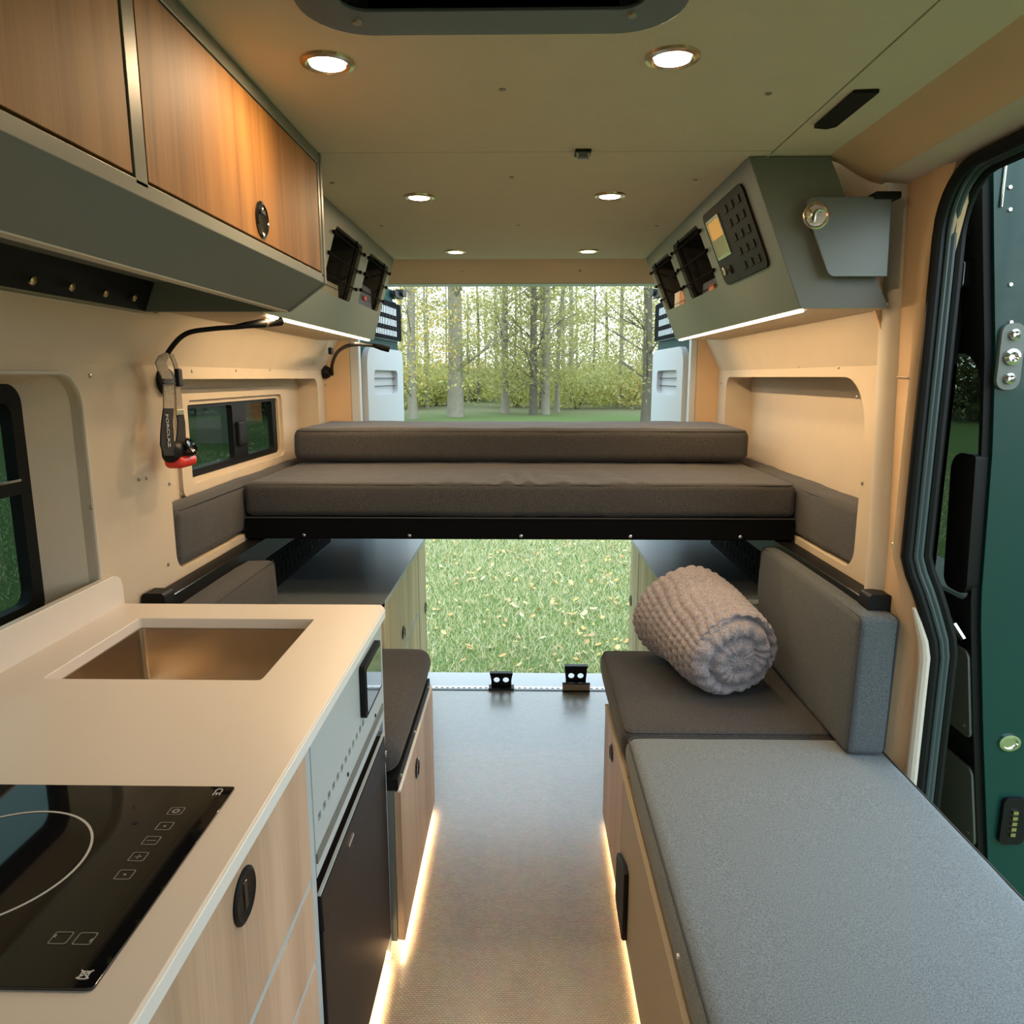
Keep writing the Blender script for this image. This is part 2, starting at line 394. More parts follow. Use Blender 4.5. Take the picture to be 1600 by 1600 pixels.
# right wall
H3 = rr(1.935, 0.886, 3.29, 1.402, [0.06, 0.04, 0.05, 0.15], 10)
w = MB().plate([(1.78, 0), (3.45, 0), (3.45, 1.43), (1.78, 1.43)], [H3], on_x(0.89, 0.91))
for a, b in ((1.43, 1.56), (1.56, 1.89)):
    w.plate([(1.79, a), (3.45, a), (3.45, b), (1.79, b)], [], lambda u, v, k: (xr(v)+(0.02 if k else 0), u, v))
w.band([(0.91, u, v) for u, v in H3], [(1.0, u, v) for u, v in H3])
w.plate([(1.80, 0.84), (3.40, 0.84), (3.40, 1.45), (1.80, 1.45)], [], on_x(1.0, 1.008))
wall_r = S(w.build('wall_right', FELT, fixn=False))
# right wall ahead of the sliding door and its sill
w = MB().box(0.89, 0.97, -1.0, 0.30, 0, 1.88); w.box(0.89, 0.99, 0.30, 1.64, -0.04, 0.05)
S(w.build('wall_front', FELT))
# cant panel above the sliding door
prof = [(0.655, 1.885), (0.70, 1.872), (0.745, 1.846), (0.775, 1.832), (0.80, 1.826), (0.865, 1.822), (0.90, 1.822), (0.90, 1.92), (0.655, 1.92)]
w = MB().plate(prof[:5]+[(0.80, 1.92), (0.655, 1.92)], [], lambda u, v, k: (u, -1.0 if k == 0 else 1.76, v))
w.plate([(0.655, 1.90), (0.69, 1.82), (0.815, 1.56), (0.838, 1.50), (0.862, 1.0), (0.95, 1.0), (0.95, 1.92), (0.655, 1.92)], [], on_y(1.775, 1.788))
S(w.build('wall_door_header', FELT_TRIM, ang=60))
w = MB().plate([(0.775, 1.832), (0.80, 1.826), (0.865, 1.822), (0.93, 1.822), (0.93, 1.92), (0.775, 1.92)], [], lambda u, v, k: (u, -1.0 if k == 0 else 1.74, v-0.0005))
S(w.build('trim_4', FELT_PALE))
# rear header and pillars
w = MB()
n = 24
for k in range(n):
    def zz(t): return 1.806+0.012*(1-(2*t-1)**2)*0+0.010*(1-abs(2*t-1)**6)
    x0 = -0.86+1.69*k/n; x1 = -0.86+1.69*(k+1)/n
    za, zb = zz(k/n), zz((k+1)/n)
    w.add([(x0, 3.13, 1.885), (x1, 3.13, 1.885), (x1, 3.40, zb), (x0, 3.40, za), (x0, 3.42, za+0.02), (x1, 3.42, zb+0.02), (x1, 3.42, 1.93), (x0, 3.42, 1.93)],
          [(0, 1, 2, 3), (3, 2, 5, 4), (4, 5, 6, 7)])
S(w.build('wall_rear', FELT_TRIM, fixn=True))
for s_, nm in ((-1, 'trim_5'), (1, 'trim_6')):
    xo = -0.95 if s_ < 0 else 0.93; xi = -0.815 if s_ < 0 else 0.795; xm = -0.772 if s_ < 0 else 0.765
    S(MB().box(xo, xi, 3.44, 3.47, 0.0, 1.90).build(nm, FELT_TRIM))
    S(MB().box(xi, xm, 3.455, 3.50, -0.05, 1.90).build('trim_7' if s_ < 0 else 'trim_8', BODYG, bevel=0.004))
S(MB().box(-0.95, 0.93, 3.42, 3.52, 1.815, 1.93).build('trim_9', BODYG))
# body behind the camera (cab) so the room is closed but daylit through the windscreen
w = MB().plate([(-0.95, 0), (0.97, 0), (0.97, 1.9), (-0.95, 1.9)], [rr(-0.60, 0.90, 0.60, 1.35, 0.08)], on_y(-1.0, -1.03))
S(w.build('wall_cab', FELT_PALE))
# outer skin, right side, seen in the door gap
w = MB().box(0.93, 1.02, 1.775, 1.80, -0.3, 1.85); w.box(1.012, 1.02, 1.775, 3.5, -0.3, 1.43); w.box(0.99, 1.0, 1.775, 3.5, 1.43, 1.85)
S(w.build('wall_outer_skin', RUBBER))
# rear sill
w = MB().box(-0.80, 0.80, 3.165, 3.335, -0.05, -0.006)
S(w.build('trim_10', SILL, bevel=0.003))
S(MB().box(-0.80, 0.80, 3.335, 3.375, -0.07, -0.022).build('trim_11', SILL))
S(MB().box(-0.80, 0.80, 3.375, 3.45, -0.20, -0.055).build('trim_12', LAM_DARK))
S(MB().box(-0.93, 0.93, 3.13, 3.40, -0.30, -0.051).build('floor_edge', BLACK))

# windows
wn = empty('window_1', (-1.02, 1.0, 0.90), kind='structure')
w = MB().plate(b1, [rr(0.54, 0.94, 1.445, 1.352, 0.03)], on_x(-1.02, -1.045)); w.box(-1.018, -1.045, 0.52, 1.45, 1.168, 1.196)
w.build('window_frame', RUBBER, wn)
MB().box(-1.016, -1.018, 0.54, 1.445, 1.194, 1.199).build('trim_strip', CHROME, wn)
MB().box(-1.046, -1.050, 0.46, 1.50, 0.88, 1.41).build('pane', TINT, wn)
wn = empty('window_2', (-1.035, 2.6, 1.09), kind='structure')
w = MB().plate(WH, [rr(2.225, 1.118, 2.575, 1.306, 0.012), rr(2.70, 1.118, 2.985, 1.306, 0.012)], on_x(-1.03, -1.05))
w.build('window_frame', RUBBER, wn)
MB().box(-1.018, -1.035, 2.60, 2.665, 1.16, 1.245).build('slider_catch', BLACK, wn, bevel=0.006)
MB().box(-1.051, -1.054, 2.18, 3.05, 1.08, 1.33).build('pane', TINT, wn)

# screws (each its own little mesh under the wall it holds)
def screw(parent, p, nrm, r=0.005, mat=None):
    p = Vector(p); MB().lathe(p, nrm, [(r, -0.001), (r, 0.0012), (r*0.6, 0.0022)], 10).build('screw', mat or SCREWM, parent)
for px, py in ((141, 587), (143, 793), (217, 749), (229, 747), (265, 756), (283, 773), (263, 882), (300, 580), (369, 579), (422, 578), (465, 577), (500, 577), (508, 602)):
    screw(wall_l, at(px, py, 'x', -0.929), (1, 0, 0))
for px, py in ((379, 608), (444, 609), (438, 714)):
    screw(wall_l, at(px, py, 'x', -1.019), (1, 0, 0))
for px, py in ((1133, 573), (1163, 574), (1200, 573), (1248, 573), (1310, 574), (1127, 599), (1339, 621), (1347, 755), (1355, 881)):
    screw(wall_r, at(px, py, 'x', 0.889), (-1, 0, 0))
for px, py in ((785, 140), (1201, 146), (800, 277), (1086, 281), (810, 352), (1026, 353), (519, 286), (596, 353)):
    screw(ceiling, at(px, py, 'z', ZC-0.0005), (0, 0, -1), 0.006)
for px, py in ((722, 423), (906, 423)):
    p = at(px, py, 'y', 3.27); screw(ceiling, (p.x, 3.265, 1.8465), (0, -0.28, -1), 0.006)

# C pillar beside the sliding door (beige strips, seal)
def xp(z):   # body bulge at the door post
    return 0.850 if z > 0.98 else 0.850+0.085*min(1, (0.98-z)/0.2)**0.8
zs = [0.0, 0.3, 0.5, 0.6, 0.7, 0.76, 0.8, 0.84, 0.88, 0.92, 0.96, 1.0, 1.1, 1.3, 1.5, 1.65, 1.75, 1.83]
def sheet(rows, th, name, mat, par=None, ang=60):
    """rows: list of lists of points; sheet surface + thickness along +x"""
    nr, nc = len(rows), len(rows[0]); vs_ = [Vector(p) for r_ in rows for p in r_]; vs2 = [v+Vector((th, 0, 0)) for v in vs_]
    fs = []
    for i in range(nr-1):
        for j in range(nc-1):
            a = i*nc+j; fs.append((a, a+1, a+nc+1, a+nc)); k = nr*nc; fs.append((k+a, k+a+nc, k+a+nc+1, k+a+1))
    mb = MB().add(vs_+vs2, fs); return mb.build(name, mat, par, ang=ang)
def xs1(z): return 0.858 if z < 1.0 else 0.858-0.022*(z-1.0)/0.55
rows = []
for z in zs:
    x0 = xs1(z)
    rows.append([(x0+0.03, 1.815, z), (x0+0.004, 1.80, z), (x0-0.004, 1.785, z), (x0-0.003, 1.765, z), (x0+0.006, 1.745, z), (x0+0.024, 1.737, z)])
S(sheet(rows, 0.02, 'trim_13', FELT_PALE))
rows = []
for z in zs:
    x0 = xs1(z)+0.022; xe = xp(z)
    bulge = max(0.0, min(1, (z-1.62)/0.2))
    rows.append([(x0, 1.737, z), (x0-0.002, 1.71, z), ((x0+xe)/2, 1.675, z), (xe-0.004, 1.650-0.06*bulge**2, z), (xe+0.006, 1.638-0.075*bulge**2, z), (xe+0.03, 1.64-0.075*bulge**2, z)])
pill = S(sheet(rows, 0.03, 'trim_14', FELT_TRIM))
S(MB().tube([(xs1(1.4)+0.019, 1.735, 1.402), (0.850, 1.66, 1.40), (0.842, 1.648, 1.40)], 0.0015, 6).build('trim_15', FELT_PALE))
# pale lip low on the post
lip = [(xp(z)-0.004, 1.625, z) for z in (0.0, 0.3, 0.5, 0.62, 0.7, 0.76, 0.8, 0.84, 0.88)]
S(MB().tube(lip, [0.013]*6+[0.011, 0.008, 0.004], 10).build('trim_16', FELT_PALE))
# door seal
def corner_pts(off):
    pts = [(xp(z)+0.016+off, 1.625, z) for z in (0.0, 0.3, 0.5, 0.6, 0.66, 0.72, 0.76, 0.8, 0.84, 0.88, 0.92, 0.96, 1.0, 1.1, 1.3, 1.5, 1.66)]
    x = xp(1.5)+0.016+off
    R_ = 0.12
    for i in range(1, 9):
        a = math.pi/2*i/8
        pts.append((x-0.012*i/8, 1.625-R_*(1-math.cos(a)), 1.675+(R_+0.012-off*0.6)*math.sin(a)))
    zt = pts[-1][2]
    for y in (1.3, 1.0, 0.6, 0.3): pts.append((x-0.012, y, zt))
    return pts
S(MB().tube([(p[0], p[1], p[2]) for p in corner_pts(0)], 0.012, 10).build('trim_17', RUBBER))
S(MB().tube([(p[0]+0.033, p[1]+0.008, p[2]) for p in corner_pts(0.0)], 0.009, 10).build('trim_18', SEAL))
S(MB().tube([(p[0]+0.019, p[1]-0.002, p[2]) for p in corner_pts(0.0)], 0.006, 8).build('trim_19', SEAL))
S(MB().tube([(p[0]+0.054, p[1]+0.02, p[2]) for p in corner_pts(0.0)], 0.013, 10).build('trim_20', RUBBER))

# ================================================================== sliding door (slid open, outside the body)
def xd(z):  # door profile; the sliding door's coordinates were scaled up about the camera
    P_ = [(-0.53, 1.21), (0.116, 1.177), (0.544, 1.113), (0.865, 1.07), (1.24, 1.054), (1.454, 1.035), (1.72, 1.0), (1.88, 0.98)]
    for (a, xa), (b, xb) in zip(P_, P_[1:]):
        if z <= b: return xa+(xb-xa)*(max(z, a)-a)/(b-a)
    return P_[-1][1]
d1 = empty('door_1', (1.0, 2.2, -0.35), kind='structure')
def slab(y0, y1, z0, z1, xo, th, name, mat, par, n=24):
    rows = [[(xd(z0+(z1-z0)*i/n)+xo, y0, z0+(z1-z0)*i/n), (xd(z0+(z1-z0)*i/n)+xo, y1, z0+(z1-z0)*i/n)] for i in range(n+1)]
    mb = MB()
    for i in range(n):
        a, b = rows[i], rows[i+1]
        p = [Vector(a[0]), Vector(a[1]), Vector(b[1]), Vector(b[0])]; q = [v+Vector((th, 0, 0)) for v in p]
        mb.add(p+q, [(0, 1, 2, 3), (7, 6, 5, 4), (0, 3, 7, 4), (1, 5, 6, 2)]+([(0, 4, 5, 1)] if i == 0 else [])+([(3, 2, 6, 7)] if i == n-1 else []))
    return mb.build(name, mat, par)
# door leaf: green shell with a window opening, built as curved plates
hole = rr(1.703, 0.87, 2.50, 1.456, [0.03, 0.05, 0.05, 0.075], 8)
def dense(lp, step=0.08):
    out = []
    for i in range(len(lp)):
        a, b = lp[i], lp[(i+1) % len(lp)]; L_ = math.dist(a, b); m = max(1, int(L_/step))
        out += [(a[0]+(b[0]-a[0])*k/m, a[1]+(b[1]-a[1])*k/m) for k in range(m)]
    return out
out_ = dense([(1.68, -0.4), (2.95, -0.4), (2.95, 1.88), (1.68, 1.88)])
MB().plate(out_, [dense(hole)], lambda u, v, k: (xd(v)+0.012+(0.17 if k else 0), u, v)).build('door_leaf', GREEN, d1)
MB().plate(dense([(1.69, -0.35), (2.9, -0.35), (2.9, 1.86), (1.69, 1.86)]), [dense(hole)], lambda u, v, k: (xd(v)-(0.006 if k else -0.013), u, v)).build('door_lining', BLACK, d1, label='black inner lining')
MB().plate(dense(rr(1.69, 0.86, 2.52, 1.465, 0.05)), [], lambda u, v, k: (xd(v)+0.12+(0.004 if k else 0), u, v)).build('pane', CLEAR, d1)
# glossy mouldings above the glass
for z0, z1 in ((1.76, 1.785), (1.71, 1.737), (1.60, 1.66)):
    MB().box(xd(z0)-0.035, xd(z0)+0.0, 1.73, 1.98, z0, z1).build('gloss_moulding', GLOSSB, d1, bevel=0.008, seg=3)
# dark moulded handle housing in front of the glass
T = None
MB().plate(rr(1.688, 0.89, 1.785, 1.225, [0.03, 0.03, 0.045, 0.01]), [], lambda u, v, k: (xd(v)-0.02+(0.03 if k else 0), u, v)).build('handle_housing', BLACK, d1, bevel=0.006)
w = MB().tube([(1.055, 1.82, 0.835), (1.045, 1.755, 0.825), (1.045, 1.712, 0.81), (1.06, 1.696, 0.78)], 0.008, 8)
w.build('pull_handle', CHROME, d1, label='polished pull handle')
for z0, z1 in ((0.517, 0.747), (0.22, 0.437)):
    ch = 0.03
    lp = rr(1.696, z0, 1.98, z1, 0.02)
    MB().plate(lp, [], lambda u, v, k: (xd(v)-0.012+(0.010 if k else 0), u, v)).build('cover_plate', LAM, d1, bevel=0.002, label='grey cover plate')
    p = (xd(z0+0.03)-0.014, 1.717, z0+0.03); screw(d1, p, (-1, 0, 0), 0.005)
# leading edge of the leaf: striker, guide, round hole, lower contact
e1 = MB().plate(rr(1.05, 1.373, 1.102, 1.518, 0.022), [], on_y(1.670, 1.6801)); e1.build('lock_plate', LAM, d1, bevel=0.003, label='grey three-bolt lock plate')
for z, r_ in ((1.493, 0.012), (1.445, 0.018), (1.398, 0.012)):
    MB().lathe((1.076, 1.670, z), (0, -1, 0), [(r_, -0.001), (r_, 0.006), (r_*0.6, 0.010), (r_*0.3, 0.004)], 16).build('bolt', CHROME, d1)
MB().lathe((1.19, 1.6795, 0.52), (0, -1, 0), [(0.026, 0), (0.026, 0.005), (0.019, 0.006), (0.017, 0.001)], 24, sy=0.8).build('drain_ring', CHROME, d1)
e2 = MB().plate(rr(1.19, 0.25, 1.25, 0.375, 0.014), [], on_y(1.668, 1.6801)).build('contact_plate', BLACK, d1, bevel=0.003)
for k in range(5):
    MB().box(1.213, 1.225, 1.663, 1.669, 0.275+0.015*k, 0.284+0.015*k).build('contact_pin', BRASS, e2)
MB().tube([(1.02, 1.677, 1.76), (1.02, 1.677, 1.87)], 0.003, 6).build('edge_strip', CHROME, d1)
for z in (1.80, 1.755, 1.60, 1.52): MB().lathe((xd(z)+0.045, 1.6805, z), (0, -1, 0), [(0.006, 0), (0.004, 0.005)], 10).build('rivet', CHROME, d1)

# ================================================================== rear doors, swung out
def rear_door(name, hinge, free, s):
    d = empty(name, (hinge[0], hinge[1], -0.4), kind='structure')
    hv = Vector((hinge[0], hinge[1], 0)); fv = Vector((free[0], free[1], 0)); L_ = (fv-hv).length; ax = (fv-hv).normalized(); nv = Vector((s, 0, 0))-ax*ax.x*s; nv = nv.normalized()
    def fn(t0, t1):  # u along the door, v height, depth towards the opening
        return lambda u, v, k: tuple(hv+ax*u+nv*(t0 if k == 0 else t1)+Vector((0, 0, v)))
    top = [(0.02, -0.4), (L_, -0.4), (L_, 1.55), (L_-0.012, 1.75), (L_-0.05, 1.875), (0.06, 1.86), (0.02, 1.75)]
    MB().plate(top, [], fn(-0.05, 0)).build('door_leaf', GREENM, d, bevel=0.006)
    rec = rr(0.16, 1.315, 0.60, 1.437, 0.03)
    MB().plate(rr(0.05, -0.2, L_-0.02, 1.548, [0.02, 0.02, 0.05, 0.09]), [rec], fn(0.0, 0.03)).build('trim_panel', WHITE, d, bevel=0.004, label='white moulded lower trim panel')
    MB().plate(rr(0.15, 1.305, 0.61, 1.447, 0.03), [], fn(0.0005, 0.003)).build('pocket_back', WHITE, d)
    for z in (1.355, 1.395): MB().plate([(0.16, z), (0.60, z), (0.60, z+0.004), (0.16, z+0.004)], [], fn(0.012, 0.016)).build('pocket_cord', BLACK, d)
    # bright upper panel behind the slotted plate
    MB().plate([(0.11, 1.60), (L_-0.035, 1.60), (L_-0.035, 1.795), (0.11, 1.795)], [], fn(0.0, 0.0185)).build('upper_panel', WHITEB, d)
    holes = []
    for (z0, z1) in ((1.622, 1.652), (1.675, 1.710), (1.733, 1.772)):
        u = 0.13
        while u < L_-0.09:
            holes.append([(u, z0), (u+0.022, z0), (u+0.022, z1), (u, z1)]); u += 0.031
    for z0 in (1.661, 1.719):
        u = 0.14
        while u < L_-0.09:
            holes.append(rr(u, z0, u+0.008, z0+0.007, 0.0025, 2)); u += 0.062
    MB().plate(rr(0.10, 1.60, L_+0.005, 1.80, 0.02), holes, fn(0.0192, 0.0200)).build('slotted_plate', MATTE, d, label='black slotted storage plate')
    # catch at the top of the free edge
    lt = MB(); lt.plate(rr(L_-0.14, 1.835, L_+0.03, 1.868, 0.008), [], fn(0.0, 0.03)); lt.plate(rr(L_-0.04, 1.85, L_+0.05, 1.885, 0.01), [], fn(0.005, 0.045))
    lt.build('door_catch', BLACK, d, bevel=0.003)
    MB().plate(rr(L_-0.12, 1.81, L_-0.02, 1.822, 0.003), [], fn(0.0, 0.008)).build('stay', CHROME, d)
    return d
rear_door('door_2', (-0.79, 3.51), (-0.722, 4.25), 1)
rear_door('door_3', (0.785, 3.51), (0.752, 4.25), -1)

# ================================================================== overhead cupboard above the kitchen
oc = empty('overhead_cabinet', (-0.62, 0.8, 1.547), 'grey overhead cupboard with two oak doors above the cream kitchen worktop', 'cabinet')
Y0, Y1 = -0.35, 1.70
w = MB(); w.plate([(-0.448, 1.878), (-0.448, 1.855), (-0.463, 1.855), (-0.463, 1.626), (-0.448, 1.626), (-0.448, 1.607), (-0.532, 1.548), (-0.552, 1.548), (-0.552, 1.61), (-0.835, 1.61), (-0.71, 1.878)], [], lambda u, v, k: (u, Y0 if k == 0 else Y1-0.012, v))
w.build('carcass', LAM, oc, bevel=0.0015)
MB().plate([(-0.446, 1.879), (-0.446, 1.607), (-0.531, 1.546), (-0.862, 1.546), (-0.702, 1.879)], [], lambda u, v, k: (u, Y1-0.012 if k == 0 else Y1+0.002, v)).build('end_panel', LAM, oc, bevel=0.001)
MB().box(-0.448, -0.47, 0.888, 0.916, 1.62, 1.858).build('stile', LAM, oc, bevel=0.001)
MB().box(-0.448, -0.47, 1.672, 1.69, 1.62, 1.858).build('stile', LAM, oc, bevel=0.001)
MB().box(-0.534, -0.553, Y0, Y1, 1.5455, 1.5505).build('edge_strip', FELT_PALE, oc)
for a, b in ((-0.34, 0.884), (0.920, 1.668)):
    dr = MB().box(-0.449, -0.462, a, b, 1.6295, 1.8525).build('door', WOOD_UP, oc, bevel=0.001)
    if b > 1:
        k = MB().lathe((-0.452, 1.305, 1.661+0.003), (1, 0, 0), [(0.030, 0.002), (0.030, 0.005), (0.026, 0.007), (0.02, 0.0055), (0.0, 0.005)], 32)
        kn = k.build('push_latch', GLOSSB, dr, label='round black push latch')
        MB().box(-0.4445, -0.448, 1.294, 1.316, 1.672, 1.680).build('latch_grip', BLACK, dr, bevel=0.002)
# fix: latch centre lies on the door
# strip of snap buttons under the cupboard
sb = empty('snap_rail', (-0.86, 0.9, 1.545), 'black wall strip with brass press studs under the overhead cupboard', 'rail')
MB().plate([(-0.862, 1.548), (-0.834, 1.615), (-0.828, 1.615), (-0.856, 1.548)], [], lambda u, v, k: (u, Y0 if k == 0 else 1.745, v)).build('strip', BLACK, sb)
for px, py in ((50, 438), (111, 448), (164, 458), (209, 465)):
    p = at(px, py, 'x', -0.840)
    MB().lathe(p, (1, 0, -0.4), [(0.008, -0.002), (0.008, 0.003), (0.004, 0.005), (0.003, 0.002)], 14).build('press_stud', BRASS, sb)
S(MB().tube([(xl(1.54)+0.004, -0.9, 1.542), (xl(1.54)+0.004, 1.78, 1.542)], 0.004, 6).build('trim_21', FELT_PALE))

# ================================================================== rear overhead lockers
def lerp(a, b, t): return a+(b-a)*t
def locker(name, s, ya, yb, xt, xb, wallx, holes, label, label_end):
    o = empty(name, (s*0.75, (ya+yb)/2, 1.555), label, 'locker')
    def fr(th):
        def f(u, v, k):
            t = (1.878-v)/(1.878-1.555); return (s*(lerp(xt, xb, t)+(0.012 if k else 0)), u, v)
        return f
    MB().plate([(ya, 1.555), (yb, 1.555), (yb, 1.878), (ya, 1.878)], holes, fr(0)).build('front_panel', LAM, o)
    # bottom, top, back of the box
    MB().box(s*(xb+0.012), s*(wallx(1.56)-0.004), ya, yb, 1.555, 1.567).build('bottom_panel', FELT, o)
    for nm, y in (('end_panel', ya), ('end_panel', yb-0.012)):
        MB().plate([(s*(xt+0.0005), 1.878), (s*(xb+0.0005), 1.556), (s*(wallx(1.56)-0.004), 1.556), (s*(wallx(1.86)-0.006), 1.878)], [], on_y(y-0.0015 if y == ya else y, y+0.012)).build(nm, LAM, o)
    for h in holes:
        us = [p[0] for p in h]; a, b = min(us)-0.005, max(us)+0.005
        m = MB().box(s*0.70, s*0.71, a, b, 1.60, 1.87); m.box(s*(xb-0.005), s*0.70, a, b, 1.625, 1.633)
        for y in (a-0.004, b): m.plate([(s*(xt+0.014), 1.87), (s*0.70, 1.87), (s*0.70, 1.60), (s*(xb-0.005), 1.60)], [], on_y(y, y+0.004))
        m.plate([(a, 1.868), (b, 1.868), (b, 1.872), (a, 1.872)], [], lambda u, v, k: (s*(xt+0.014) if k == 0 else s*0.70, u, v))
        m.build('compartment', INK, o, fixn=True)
    return o, fr
hA = rr(2.735, 1.668, 3.085, 1.838, 0.018); hB = rr(2.285, 1.668, 2.645, 1.845, 0.018)
lockR, frR = locker('overhead_locker', 1, 1.733, 3.125, 0.492, 0.628, lambda z: xr(z), [hA, hB], 'long grey overhead locker with control panel and light strip beside the open side door', None)
hC = rr(2.24, 1.655, 2.60, 1.838, 0.018); hD = rr(2.715, 1.664, 3.075, 1.838, 0.018)
lockL, frL = locker('overhead_locker', -1, 1.715, 3.135, 0.540, 0.635, lambda z: -xl(z), [hC, hD], 'grey overhead locker with netted openings past the oak-door cupboard', None)
def xface(s, z): return s*lerp(0.492 if s > 0 else 0.540, 0.628 if s > 0 else 0.635, (1.878-z)/0.323)
def net(parent, s, y0, y1, z0, z1):
    m = MB()
    for i in range(3):
        z = z0+(z1-z0)*(i+0.8)/3.2; m.tube([(xface(s, z)-s*0.004, y0-0.02, z), (xface(s, z)-s*0.004, y1+0.02, z)], 0.0026, 6)
        for y in (y0-0.022, y1+0.022): m.lathe((xface(s, z)-s*0.002, y, z), (-s, 0, 0), [(0.006, 0), (0.006, 0.006), (0.003, 0.009)], 8)
    m.tube([(xface(s, z0)-s*0.003, y0+(y1-y0)*0.72, z0), (xface(s, z1)-s*0.003, y0+(y1-y0)*0.72, z1)], 0.0028, 6)
    m.build('elastic_net', MATTE, parent, label='black elastic cords across the opening')
net(lockR, 1, 2.735, 3.085, 1.668, 1.838); net(lockR, 1, 2.285, 2.645, 1.668, 1.845)
net(lockL, -1, 2.24, 2.60, 1.655, 1.838); net(lockL, -1, 2.715, 3.075, 1.664, 1.838)
# things in the lockers
def pack(name, label, cat, x, y0, y1, z1, col, s=1, th=0.1, z0=1.6335, rough=0.6, group=None):
    o = MB().box(s*x, s*(x+th), y0, y1, z0, z1).build(name, simple(name+'_'+str(int(y0*100)), col, rough), None, bevel=0.004)
    return tag(o, label, cat, group)
pack('carton', 'white carton in the farthest netted opening beside the control panel row', 'box', 0.602, 2.97, 3.06, 1.735, (0.75, 0.68, 0.58))
pack('carton', 'orange-brown carton standing between a white and a green pack in the locker', 'box', 0.602, 2.87, 2.955, 1.755, (0.55, 0.22, 0.08))
pack('food_pouch', 'green pack next to the orange-brown carton in the locker', 'pack', 0.602, 2.76, 2.855, 1.750, (0.30, 0.36, 0.16))
pack('storage_tub', 'dark tub with a small orange mark in the middle netted opening', 'box', 0.606, 2.33, 2.60, 1.715, (0.03, 0.035, 0.05))
mk = MB().box(0.6, 0.606, 2.43, 2.49, 1.675, 1.695).build('orange_mark', simple('orange_mark', (0.6, 0.18, 0.05), 0.6)); mk['label'] = 'small orange mark'
mk.parent = bpy.data.objects['storage_tub']; mk.location = WL[mk.name]-WL['storage_tub']
pack('folded_cloth', 'brown folded cloth in the locker above the kitchen side window', 'cloth', 0.618, 2.30, 2.50, 1.70, (0.17, 0.16, 0.09), -1)
pack('black_pouch', 'black pouch with a small red badge in the rear netted opening', 'bag', 0.615, 2.76, 3.02, 1.75, (0.02, 0.02, 0.02), -1)
mk = MB().box(-0.609, -0.615, 2.86, 2.90, 1.690, 1.704).build('red_badge', simple('red_badge', (0.75, 0.08, 0.05), 0.6)); mk['label'] = 'small red badge'
mk.parent = bpy.data.objects['black_pouch']; mk.location = WL[mk.name]-WL['black_pouch']

# control panel
cpn = empty('control_panel', (0.54, 2.0, 1.66), 'black control panel with orange-lit screen and rows of switches on the grey locker', 'control panel')
def fp(t0, t1): return lambda u, v, k: (xface(1, v)-(t0 if k == 0 else t1), u, v)
MB().plate(rr(1.818, 1.660, 2.195, 1.848, 0.022), [], fp(0.0005, 0.006)).build('face_plate', PANELB, cpn, bevel=0.002)
MB().plate(rr(2.045, 1.724, 2.172, 1.826, 0.006), [rr(2.053, 1.731, 2.164, 1.819, 0.004)], fp(0.006, 0.009)).build('screen_bezel', STEEL, cpn)
m_, t_, bs_ = newmat('screen_orange'); bs_.inputs['Base Color'].default_value = (0.4, 0.25, 0.08, 1); bs_.inputs['Roughness'].default_value = 0.1
bs_.inputs['Emission Color'].default_value = (0.8, 0.38, 0.08, 1); bs_.inputs['Emission Strength'].default_value = 0.35
MB().plate([(2.053, 1.776), (2.164, 1.776), (2.164, 1.819), (2.053, 1.819)], [], fp(0.006, 0.0072)).build('screen', m_, cpn)
sgr = simple('screen_grey', (0.20, 0.22, 0.13), 0.1)
MB().plate([(2.053, 1.731), (2.164, 1.731), (2.164, 1.776), (2.053, 1.776)], [], fp(0.006, 0.0072)).build('screen', sgr, cpn)
for r_ in range(5):
    for q in range(3):
        y = 1.855+0.055*q; z = 1.685+0.034*r_
        if y > 2.03: continue
        MB().plate(rr(y, z-0.009, y+0.03, z+0.009, 0.003), [], fp(0.006, 0.0085)).build('rocker_switch', PANELB, cpn, bevel=0.002)
for y, z in ((2.10, 1.692), (2.155, 1.695)):
    MB().lathe((xface(1, z)-0.006, y, z), (-1, 0, -0.4), [(0.012, 0), (0.012, 0.004), (0.006, 0.005), (0.005, 0.0)], 16).build('socket', BRASS if y > 2.14 else BLACK, cpn)

# light strips under the lockers
for s, x, y0, y1, nm in ((1, 0.640, 1.76, 3.10, 'beside the open side door'), (-1, 0.650, 1.90, 3.10, 'above the kitchen side wall')):
    o = MB().box(s*(x-0.006), s*(x+0.006), y0, y1, 1.5495, 1.5545).build('light_strip', LEDM); tag(o, 'slim glowing light strip under the grey locker '+nm, 'light')
    area('locker_led', (s*(x+0.002), (y0+y1)/2, 1.5480), (0, math.radians(-12 if s < 0 else 12)*-1, 0), 0.010, y1-y0, LED_W)

# fold plate with chrome paddle
fpn = empty('hinged_plate', (0.70, 1.70, 1.62), 'dark grey metal plate with round chrome catch in front of the locker end', 'plate')
lp = [(0.620, 1.788), (0.798, 1.788), (0.803, 1.620), (0.690, 1.620), (0.679, 1.622), (0.671, 1.628), (0.666, 1.638), (0.617, 1.752), (0.614, 1.778)]
MB().plate(lp, [], on_y(1.700, 1.706)).build('plate', SHELF, fpn, bevel=0.002)
MB().plate(rr(0.758, 1.782, 0.815, 1.797, 0.004), [], on_y(1.695, 1.73)).build('bracket', BLACK, fpn)
p = at(1275, 337, 'y', 1.698)
k = MB().lathe((p.x, 1.6995, p.z), (0, -1, 0), [(0.029, -0.001), (0.029, 0.003), (0.025, 0.005), (0.022, 0.002), (0, 0.002)], 32).build('round_catch', STEEL, fpn)
MB().lathe((p.x-0.019, 1.6945, p.z+0.003), (0, -1, 0), [(0.009, 0), (0.009, 0.004), (0.005, 0.005), (0.004, 0.001)], 16).build('key_button', BRASS, k)
